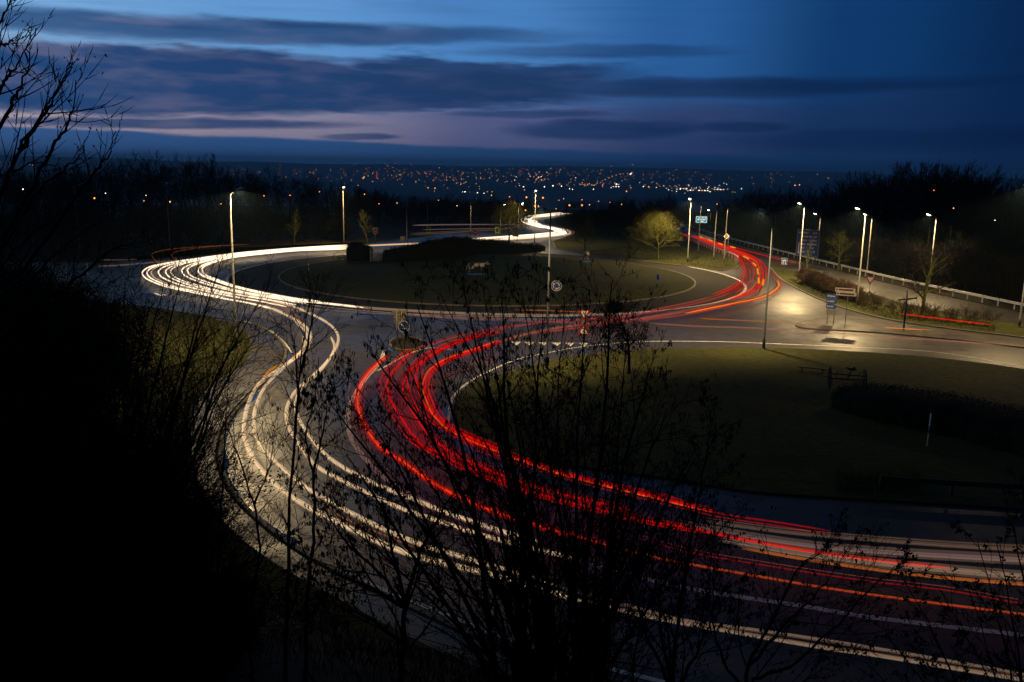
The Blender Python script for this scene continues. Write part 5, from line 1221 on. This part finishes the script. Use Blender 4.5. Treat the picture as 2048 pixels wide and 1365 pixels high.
sapling('slender sapling just right of the straight one', [[(612, 1350, 9.2), (616, 1180, 9.3), (628, 1060, 9.3), (626, 960, 9.4), (612, 880, 9.5), (628, 800, 9.5), (636, 715, 9.6)], [(624, 950, 9.4), (646, 860, 9.4), (656, 780, 9.5)]], (.2, .05, .007), 13, .026, .8)
sapling('low-forking sapling left of the catkin shrub', [[(800, 1400, 8.4), (806, 1290, 8.5), (812, 1210, 8.6), (842, 1100, 8.7), (880, 1030, 8.8), (925, 960, 8.9)], [(812, 1215, 8.6), (760, 1150, 8.6), (690, 1080, 8.7), (640, 1010, 8.8)], [(812, 1215, 8.6), (730, 1170, 8.5), (650, 1140, 8.6)], [(812, 1215, 8.6), (780, 1080, 8.7), (760, 960, 8.9)], [(806, 1290, 8.5), (740, 1240, 8.4), (680, 1215, 8.4)]], (.3, .05, .007), 14, .042, 1.0)
sapling('thin upright sapling at the kerb bend', [[(436, 1150, 11), (444, 980, 11), (450, 850, 11.2), (456, 752, 11.3)]], None, 10, .02, .7)
sapling('wispy sapling arching beside the footpath', [[(500, 1250, 9), (520, 1100, 9.2), (498, 980, 9.3), (460, 870, 9.5), (420, 800, 9.7)], [(505, 1010, 9.3), (540, 930, 9.4), (548, 850, 9.5)]], None, 12, .02, .9)
# right corner shrub with berry clusters
TB = dict(SH, kids=(0, 5, 4), levels=3, wob=.16)
base = bank_at(5.2, 7.2); root = empty('berry_shrub', 'bare shrub with dark berry clusters in the bottom right corner', 'shrub', base)
allends = []
for (tx, ty) in [(1955, 1085), (2010, 985), (1990, 1085), (1880, 1180), (1850, 1240), (1790, 1130), (1930, 1160), (2040, 1120), (2080, 1000), (1840, 1300), (1780, 1280), (1900, 1290), (2000, 1210), (1725, 1320)]:
    top = AT(tx, ty, R.uniform(6.6, 7.8)); b0 = base+Vector((R.uniform(-.3, .3), R.uniform(-.3, .3), -.1)); out = top-b0
    allends += guided(root, [b0, b0+Vector((out.x*.35, out.y*.35, out.z*.45)), b0+Vector((out.x*.7, out.y*.7, out.z*.78)), top], R.uniform(.012, .02), R, TB, 8, None, .7)
m = MB()
for (p, d) in allends:
    if R.random() < .10:
        for _ in range(7):
            q = p+Vector((R.uniform(-.02, .02), R.uniform(-.02, .02), R.uniform(-.03, .01)))
            m.tube([q+Vector((0, 0, .007)), q+Vector((0, 0, .004)), q-Vector((0, 0, .004)), q-Vector((0, 0, .007))], [.002, .007, .007, .002], 5, False)
o = m.build('berries', K['catkin'], root); o['kind'] = 'stuff'
# straggling shrubs along the bottom right
sapling('straggling bare shrub below the white line at lower right', [[(1480, 1440, 7.5), (1500, 1330, 7.5), (1545, 1240, 7.6), (1600, 1130, 7.7), (1640, 1112, 7.8)], [(1500, 1330, 7.5), (1580, 1240, 7.5), (1640, 1180, 7.6), (1700, 1090, 7.8)], [(1490, 1390, 7.5), (1440, 1300, 7.6), (1420, 1180, 7.8), (1430, 1050, 8.0)], [(1500, 1360, 7.4), (1600, 1320, 7.4), (1720, 1200, 7.5), (1790, 1135, 7.6)], [(1490, 1400, 7.4), (1580, 1380, 7.3), (1660, 1330, 7.4)]], (.1, .03, .008), 13, .026, .9, 'shrub')
sapling('dense low shrub between catkin shrub and lower right corner', [[(1340, 1440, 8), (1350, 1300, 8), (1370, 1150, 8.2), (1400, 980, 8.4), (1430, 820, 8.6)], [(1345, 1380, 8), (1290, 1260, 8), (1260, 1130, 8.2)], [(1345, 1400, 8), (1400, 1290, 7.9), (1440, 1200, 8)], [(1345, 1400, 8), (1320, 1240, 8.1), (1330, 1080, 8.3)]], (.35, .045, .007), 16, .034, 1.1, 'shrub')
# tree at far left whose boughs reach over the sky
TL = dict(SH, kids=(0, 3, 2), levels=2, up=.07, ang=(18, 45), rmin=.0035)
fb = bank_at(-4.6, 5.6); root = empty('foreground_tree', 'bare budding tree close by at the left edge, boughs against the sky', 'tree', fb)
trunk = [fb+Vector((0, 0, -.1)), AT(-120, 800, 6.4), AT(-60, 560, 6.4)]
boughs = [[(-90, 640), (0, 400), (40, 300), (77, 242), (92, 211), (116, 176), (141, 125)], [(40, 300), (82, 235), (100, 208), (146, 130)], [(-60, 560), (40, 420), (103, 300), (132, 253), (145, 220), (156, 164)],
          [(-90, 500), (-30, 250), (0, 176), (18, 149), (33, 130), (75, 53)], [(-80, 560), (-20, 300), (22, 211), (33, 187), (51, 149), (57, 101)], [(-90, 400), (-30, 120), (0, 40), (22, -5)],
          [(-80, 700), (60, 520), (164, 378), (195, 335), (215, 309), (229, 264)], [(-80, 660), (20, 470), (90, 370), (140, 330), (164, 309)], [(-90, 780), (40, 640), (150, 560), (230, 500), (290, 480)],
          [(-60, 620), (30, 500), (100, 440), (180, 400)], [(-80, 350), (-10, 110), (10, 90), (28, 82)], [(-90, 720), (20, 600), (120, 500), (200, 440), (210, 400)], [(-90, 560), (-20, 380), (10, 350), (60, 330), (110, 330)]]
guided(root, trunk, .11, R, TL, 4, None, .8)
for i, bg in enumerate(boughs):
    d = 6.4+R.uniform(-.7, .9); ctrl = [AT(x, y, 6.4+(d-6.4)*k/(len(bg)-1)) for k, (x, y) in enumerate(bg)]
    guided(root, ctrl, .0165 if i < 9 else .011, R, TL, 8, (.10, .015, .004), .42)
# dense dark thicket on the left part of the bank: traced outer shoots, then copies behind
T2 = dict(SH, kids=(0, 6, 4), levels=3, up=.03, ang=(20, 50), rmin=.004)
def thicket(label, foot_px, dist, tips, seed, twl=1.2, rr=.035):
    f = AT(*foot_px, dist); fb = bank_at(f.x, f.y); root = empty('thicket_shrub', label, 'shrub', fb, 'dark thicket on the left of the bank')
    for (tx, ty, dd) in tips:
        top = AT(tx, ty, dist+dd); b0 = fb+Vector((R.uniform(-.4, .4), R.uniform(-.4, .4), -.1)); out = top-b0
        guided(root, [b0, b0+Vector((out.x*.35, out.y*.35, out.z*.40)), b0+Vector((out.x*.7, out.y*.7, out.z*.75)), top], rr, R, T2, 14, None, twl)
thicket('leafless thicket shrub reaching right towards the left lamp post', (180, 900), 13, [(300, 600, 0), (375, 520, 0), (415, 560, .5), (448, 508, .5), (496, 604, .8), (542, 565, 1), (520, 660, .8), (410, 640, 0), (330, 560, 0), (480, 700, .5), (440, 760, .5), (380, 700, .2), (300, 700, 0), (250, 560, 0), (200, 600, 0)], 1, 1.5)
thicket('black thicket shrub at the lower left by the footpath', (250, 1250), 10, [(330, 760, 1), (380, 820, 1), (420, 870, 1.2), (300, 800, .8), (360, 920, .8), (420, 960, .8), (440, 1040, .5), (250, 820, .5), (200, 850, .3), (330, 1000, .3), (400, 1080, .3), (280, 900, .2), (480, 1100, .2), (470, 1180, 0)], 2, 1.5)
thicket('black thicket shrub filling the left edge', (30, 1100), 9, [(-40, 560, 0), (40, 520, .3), (100, 560, .5), (160, 620, .6), (200, 680, .8), (80, 640, .2), (20, 680, 0), (140, 760, .3), (230, 760, .6), (60, 800, 0), (180, 860, .2), (260, 900, .4)], 3, 1.6)
TH = make_tree('thicket_bush', 'dense bare thicket bush', 'bush', (0, 0, 0), 3.6, .035, 301, dict(levels=3, seg=(6, 4, 3, 2), kids=(10, 7, 5), ang=(18, 55), ratio=.55, rmin=.006, trunk_lev=1, wob=.16), stems=13, spread=.9, leaf=('evergreen', 2, .055, .9), parts=('stem', 'twigs'))
R = random.Random(99)
spots = [(1.2, .25, 1.2), (1.7, .5, 1.3), (2.1, .75, 1.2), (2.6, .35, 1.3), (2.9, .6, 1.2), (3.2, .82, 1.0), (3.5, .45, 1.2), (3.8, .7, 1.1), (4.1, .88, .8), (4.2, .5, 1.2), (4.5, .72, 1.0), (4.8, .85, .8), (4.9, .55, 1.1), (5.2, .70, .95), (5.4, .85, .7), (5.6, .55, 1.0), (5.9, .72, .8), (6.1, .45, 1.0), (6.4, .6, .8), (6.9, .5, .8), (2.3, .55, 1.3), (3.3, .3, 1.2), (4.6, .38, 1.2), (5.5, .35, 1.1), (6.6, .32, .8), (7.4, .45, .6), (1.4, .8, 1.2), (2.0, .95, 1.0), (2.7, .92, 1.0)]
for u, t, s in spots:
    if u < 3.4: put_tree(TH, bank(u+R.uniform(-.1, .1), t), R.uniform(0, 6.28), s*R.uniform(.85, 1.15), 'black bare thicket bush on the shadowed left bank', 'thicket bushes on the bank')
def to_px(v):                                    # where a point of the place appears in the survey photo
    q = ROT.transposed() @ (Vector(v)-Vector((0, 0, EYE))); return 1024-FPX*q.x/q.z, 682.5+FPX*q.y/q.z
EDGE = [(0, -400), (462, -100), (475, 100), (490, 150), (545, 235), (610, 285), (700, 300), (850, 330), (1000, 372), (1120, 445), (1250, 565), (1365, 700), (2600, 900)]
def fits(c, s):                                  # the thicket keeps left of the footpath
    for hh, rr in ((.5, 1.9), (1.6, 2.5), (2.8, 2.5), (3.8, 1.7), (4.5, .4)):
        x, y = to_px((c.x+rr*s, c.y, c.z+hh*s))
        if y < 455 or x > outline(EDGE, min(max(y, 0), 2500)): return False
    return True
done = 0
for i in range(900):
    d = R.uniform(6.5, 30); px = R.uniform(-150, 640); c = AT(px, 700, d); g = bank_at(c.x, c.y) if i < 700 else bank(R.uniform(2.5, 7), R.uniform(.2, .9))
    s = R.uniform(.28, .85)
    if not fits(g, s): continue
    put_tree(TH, (g.x, g.y, g.z-.1), R.uniform(0, 6.28), s, 'black bare thicket bush on the shadowed left bank', 'thicket bushes on the bank'); done += 1
    if done >= 60: break
done = 0
for i in range(1500):                             # taller bushes behind them hide the verge
    g = bank(R.uniform(1.6, 6.2), R.uniform(.35, .97)); s = R.uniform(.85, 1.75)
    x, y = to_px((g.x, g.y, g.z+4.2*s))
    if y > 640 or not fits(g, s): continue
    put_tree(TH, (g.x, g.y, g.z-.1), R.uniform(0, 6.28), s, 'tall black thicket bush at the dark left edge', 'tall thicket bushes at the left edge'); done += 1
    if done >= 34: break
# dry stalks on the bank
def stalks():
    m = MB(); r = random.Random(12)
    for _ in range(15000):
        u = r.uniform(4.2, 11.5); t = 1-abs(r.gauss(0, .28)); 
        if not (.15 < t < 1.0): continue
        p = bank(u, t); h = r.uniform(.12, .55); a = r.uniform(0, 6.28); w = .006+.004*r.random()
        dx, dy = math.cos(a)*w, math.sin(a)*w; l = Vector((r.uniform(-.5, .5)*h, r.uniform(-.5, .5)*h, h)); k = len(m.v)
        m.v += [(p.x-dx, p.y-dy, p.z-.03), (p.x+dx, p.y+dy, p.z-.03), (p.x+l.x*.5+dx*.7, p.y+l.y*.5+dy*.7, p.z+l.z*.6), (p.x+l.x, p.y+l.y, p.z+l.z)]; m.face(k, k+1, k+2, k+3)
    o = m.build('dry_grass', K['dry']); tag(o, 'dry grass stalks and bramble covering the foreground bank', 'grass', None, 'stuff')
stalks()
# dry reeds by the timber rail
m = MB(); r = random.Random(15)
for _ in range(1500):
    p = G(r.uniform(1670, 1840), r.uniform(955, 985), .1); h = r.uniform(.3, .8); a = r.uniform(0, 6.28); w = .012; k = len(m.v)
    m.v += [(p.x-math.cos(a)*w, p.y-math.sin(a)*w, .08), (p.x+math.cos(a)*w, p.y+math.sin(a)*w, .08), (p.x+r.uniform(-.2, .2), p.y+r.uniform(-.2, .2), .1+h)]; m.face(k, k+1, k+2)
o = m.build('dry_weeds', K['dry']); tag(o, 'brown dry weeds beside the timber guardrail', 'grass', None, 'stuff')

# ------------------------------------------------------------------ lights of the town across the valley
TL_ = [glow('town_orange', (1.0, .34, .07), 2.6, False), glow('town_amber', (1.0, .50, .16), 3.4, False), glow('town_white', (1.0, .90, .74), 4.5, False), glow('town_red', (1.0, .08, .05), 2.0, False), glow('town_dim', (1.0, .36, .14), 1.0, False), glow('town_cool', (.65, .85, 1.0), 2.4, False)]
def octa(m, p, r):
    k = len(m.v); m.v += [(p.x+r, p.y, p.z), (p.x-r, p.y, p.z), (p.x, p.y+r, p.z), (p.x, p.y-r, p.z), (p.x, p.y, p.z+r), (p.x, p.y, p.z-r)]
    for f in ((0, 2, 4), (2, 1, 4), (1, 3, 4), (3, 0, 4), (2, 0, 5), (1, 2, 5), (3, 1, 5), (0, 3, 5)): m.face(k+f[0], k+f[1], k+f[2])
def onland(px, py):                              # where the sight line meets the valley
    d = ray(px, py); h = math.hypot(d.x, d.y); last = None
    t = 350.0
    while t < 11500:
        x, y, z = d.x*t/h, d.y*t/h, EYE+d.z*t/h
        if z < terr(x, y)+6: return Vector((x, y, terr(x, y)+6))
        t *= 1.012
    return None
m = MB(); r = random.Random(44)
def light(px, py, size, mi):
    p = onland(px, py)
    if p is None:
        p = AT(px, py, 9300)
        if p.z > terr(p.x, p.y)+40: return
    m.mi = mi; octa(m, p, size*math.hypot(p.x, p.y)/FPX)
for _ in range(260):                             # wide scatter on the far slope
    px = r.gauss(1060, 290); py = r.triangular(334, 372, 348)+.0105*(px-1024)*1.1
    light(px, py, r.uniform(.5, .8), r.choice((0, 0, 0, 1, 4, 4, 4, 4, 4)))
for _ in range(80):
    px = r.uniform(0, 820); py = r.triangular(324, 360, 338)+.012*(px-400)
    light(px, py, r.uniform(.5, .8), r.choice((0, 0, 4, 4, 4, 4)))
for cx, cy, sx, sy, n, mats_ in ((1075, 352, 40, 10, 40, (0, 1, 2)), (1390, 379, 34, 4, 60, (2, 2, 2, 1, 5)), (1300, 372, 60, 3, 34, (1, 2, 0)), (1180, 370, 22, 2, 16, (1, 1, 0)), (760, 345, 60, 14, 70, (0, 0, 1, 3, 4)), (890, 355, 60, 12, 50, (0, 1, 4)), (1440, 378, 16, 6, 16, (2, 1)), (950, 366, 80, 8, 40, (0, 4, 1)), (1240, 348, 70, 8, 50, (0, 4, 4, 1)), (1560, 360, 50, 8, 14, (0, 4))):
    for _ in range(int(n*.7)): light(r.gauss(cx, sx), r.gauss(cy, sy), r.uniform(.5, .85), r.choice(mats_))
for i in range(7):                               # curving lit road on the far hill
    t = i/8+r.uniform(-.03, .03); light(1205+55*t, 363-12*math.sin(t*2.2)-3*t, .8, 1 if i % 3 else 0)
for i in range(9): light(1158+i*4+r.uniform(-1, 1), 369+.25*i, .7, 1)
for i in range(5): light(753.5, 345+i*3, .9, 3)
for px, py, s, mi in ((1261, 349, 1.8, 2), (1263, 347, 1.2, 2), (1233, 369, 1.8, 2), (1228, 373, 1.4, 5), (1077, 355, 1.5, 1), (1083, 361, 1.2, 1), (728, 356, 1.5, 1), (726, 358, 1.3, 1)): light(px, py, s, mi)
o = m.build('town_lights', TL_); tag(o, 'hundreds of tiny orange and white lights of the town across the valley', 'town lights', None, 'stuff')
# lit halls on the valley floor
for i, (x0, x1, y) in enumerate(((1224, 1240, 374), (1352, 1376, 378), (1378, 1424, 382), (1426, 1450, 380), (1284, 1300, 374))):
    a, b2 = onland(x0, y), onland(x1, y)
    if a is None or b2 is None: continue
    dd = (math.hypot(a.x, a.y)+math.hypot(b2.x, b2.y))/2; a = AT(x0, y, dd); b2 = AT(x1, y, dd); c = (a+b2)/2; c.z = terr(c.x, c.y); t = b2-a; L_ = t.length; yaw = math.atan2(t.y, t.x)
    root = empty('lit_hall', ['small lit hall left of the valley lights', 'lit hall with bright front on the valley floor', 'longest lit hall on the valley floor', 'lit hall at the right end of the valley lights', 'low lit hall in the middle of the valley lights'][i], 'building', c, 'lit halls in the valley')
    h = 7*dd/FPX*.35+4; mb = MB(); mb.box((c.x, c.y, c.z+h/2), (L_/2, 12, h/2), yaw); mb.build('wall', K['signback'], root)
    mb = MB(); mb.box((c.x, c.y, c.z+h+.5), (L_/2+1, 13, .5), yaw); mb.build('roof', K['steel_dark'], root)
    nn = max(3, int(L_/14))
    for k in range(nn):
        p = a.lerp(b2, (k+.5)/nn); nv = Vector((t.y, -t.x, 0)).normalized(); q = Vector((p.x, p.y, c.z+h*.55))+nv*12.3
        if (k*7+i) % 5 in (1,): continue
        mb = MB(); mb.box(tuple(q), (L_/nn*.22, .2, h*.16), yaw); mb.build('window', TL_[2 if (k+i) % 3 else 1], root)
# single lamps on the near side of the valley, pole and glowing head
far_l = [(189, 397, 0, 2.6), (340, 404, 0, 2.2), (46, 379, 2, 2.0), (211, 387, 2, 1.6), (292, 391, 2, 1.2), (288, 402, 0, 1.4), (442, 408, 0, 1.3), (528, 392, 0, 1.5), (580, 391, 0, 1.4), (639, 384, 0, 1.3), (716, 371, 1, 1.5), (729, 389, 0, 1.5), (758, 408, 0, 1.2), (794, 406.5, 1, 1.7), (870, 377, 0, 1.6), (856, 376, 0, 1.3), (930, 384, 2, 2.0), (925, 384, 2, 1.2), (955, 386, 2, 1.7), (968, 387, 2, 1.6), (983, 391, 1, 1.6), (975, 384, 1, 1.2), (984, 384, 1, 1.2), (1047, 374, 2, 1.8), (1089, 374, 2, 2.0), (1106, 372, 2, 2.0), (1123, 373, 2, 1.8), (1139, 378, 2, 1.5), (1145, 379, 2, 1.5), (1187, 379, 2, 1.6), (1053, 395, 0, 2.4), (1086, 396, 0, 2.4), (1077, 413, 0, 2.8), (1069, 412, 0, 2.2), (1045, 410, 0, 2.4), (1051, 421, 0, 2.0), (1139, 411, 0, 2.6), (1164, 411, 0, 2.4), (1179, 410, 1, 1.8), (1127, 398, 1, 1.5), (1164, 400, 1, 1.4), (1118, 401, 1, 1.3), (1197, 403, 1, 1.3), (1243, 409, 1, 1.5), (1253, 383, 0, 1.7), (1019, 394, 0, 1.5), (877, 401, 1, 1.2), (914, 412, 2, 1.2), (1434, 409, 0, 1.8), (1483, 378, 2, 1.3), (1590, 371, 0, 1.5), (1599, 370, 0, 1.4), (1868, 381, 0, 1.2), (1907, 417, 0, 1.6), (1990, 441, 2, 1.6), (1112, 418, 1, 1.4), (1220, 405, 1, 1.0)]
NL_ = [glow('lamp_orange', (1.0, .30, .05), 3.0, False), glow('lamp_amber', (1.0, .48, .14), 3.0, False), glow('lamp_white', (1.0, .90, .74), 4.0, False)]
for i, (px, py, mi, s) in enumerate(far_l):
    d = 430 if py > 395 else (620 if py > 386 else 900)
    if px < 460: d = 147
    elif px < 700: d = 166
    elif px < 1060 and py > 388: d = 222
    elif 1120 < px < 1380 and py > 396: d = 205
    elif px > 1560: d = rail_d(px)+7
    p = AT(px, py, d); gz = terr(p.x, p.y)
    root = empty('distant_lamp', ('white' if mi == 2 else ('amber' if mi == 1 else 'orange'))+' lamp glowing in the dark valley beyond the trees', 'lamp', Vector((p.x, p.y, gz)), ('white' if mi == 2 else ('amber' if mi == 1 else 'orange'))+' lamps beyond the trees')
    mb = MB(); mb.tube([(p.x, p.y, min(gz, p.z-1)), (p.x, p.y, p.z-.1)], [.05, .03], 5); mb.build('pole', K['woodtwig'], root)
    mb = MB(); octa(mb, p, s*(.75 if mi == 0 else .55)*d/FPX); mb.build('lamp_head', NL_[mi], root)

# ------------------------------------------------------------------ evening air
if HAZE > 0:
    bpy.ops.mesh.primitive_cube_add(size=1); hz = bpy.context.object; hz.name = 'haze'; hz['kind'] = 'stuff'
    hz['label'] = 'thin bluish evening haze over the valley'; hz['category'] = 'haze'
    hz.scale = (26400, 26400, 300); hz.location = (0, 0, -150+95)
    hm = bpy.data.materials.new('haze_air'); hm.use_nodes = True; nt = hm.node_tree; nt.nodes.clear()
    pv = nt.nodes.new('ShaderNodeVolumePrincipled'); pv.inputs['Density'].default_value = HAZE; pv.inputs['Color'].default_value = (.46, .76, 1.0, 1)
    ou = nt.nodes.new('ShaderNodeOutputMaterial'); nt.links.new(pv.outputs[0], ou.inputs['Volume']); hz.data.materials.append(hm)
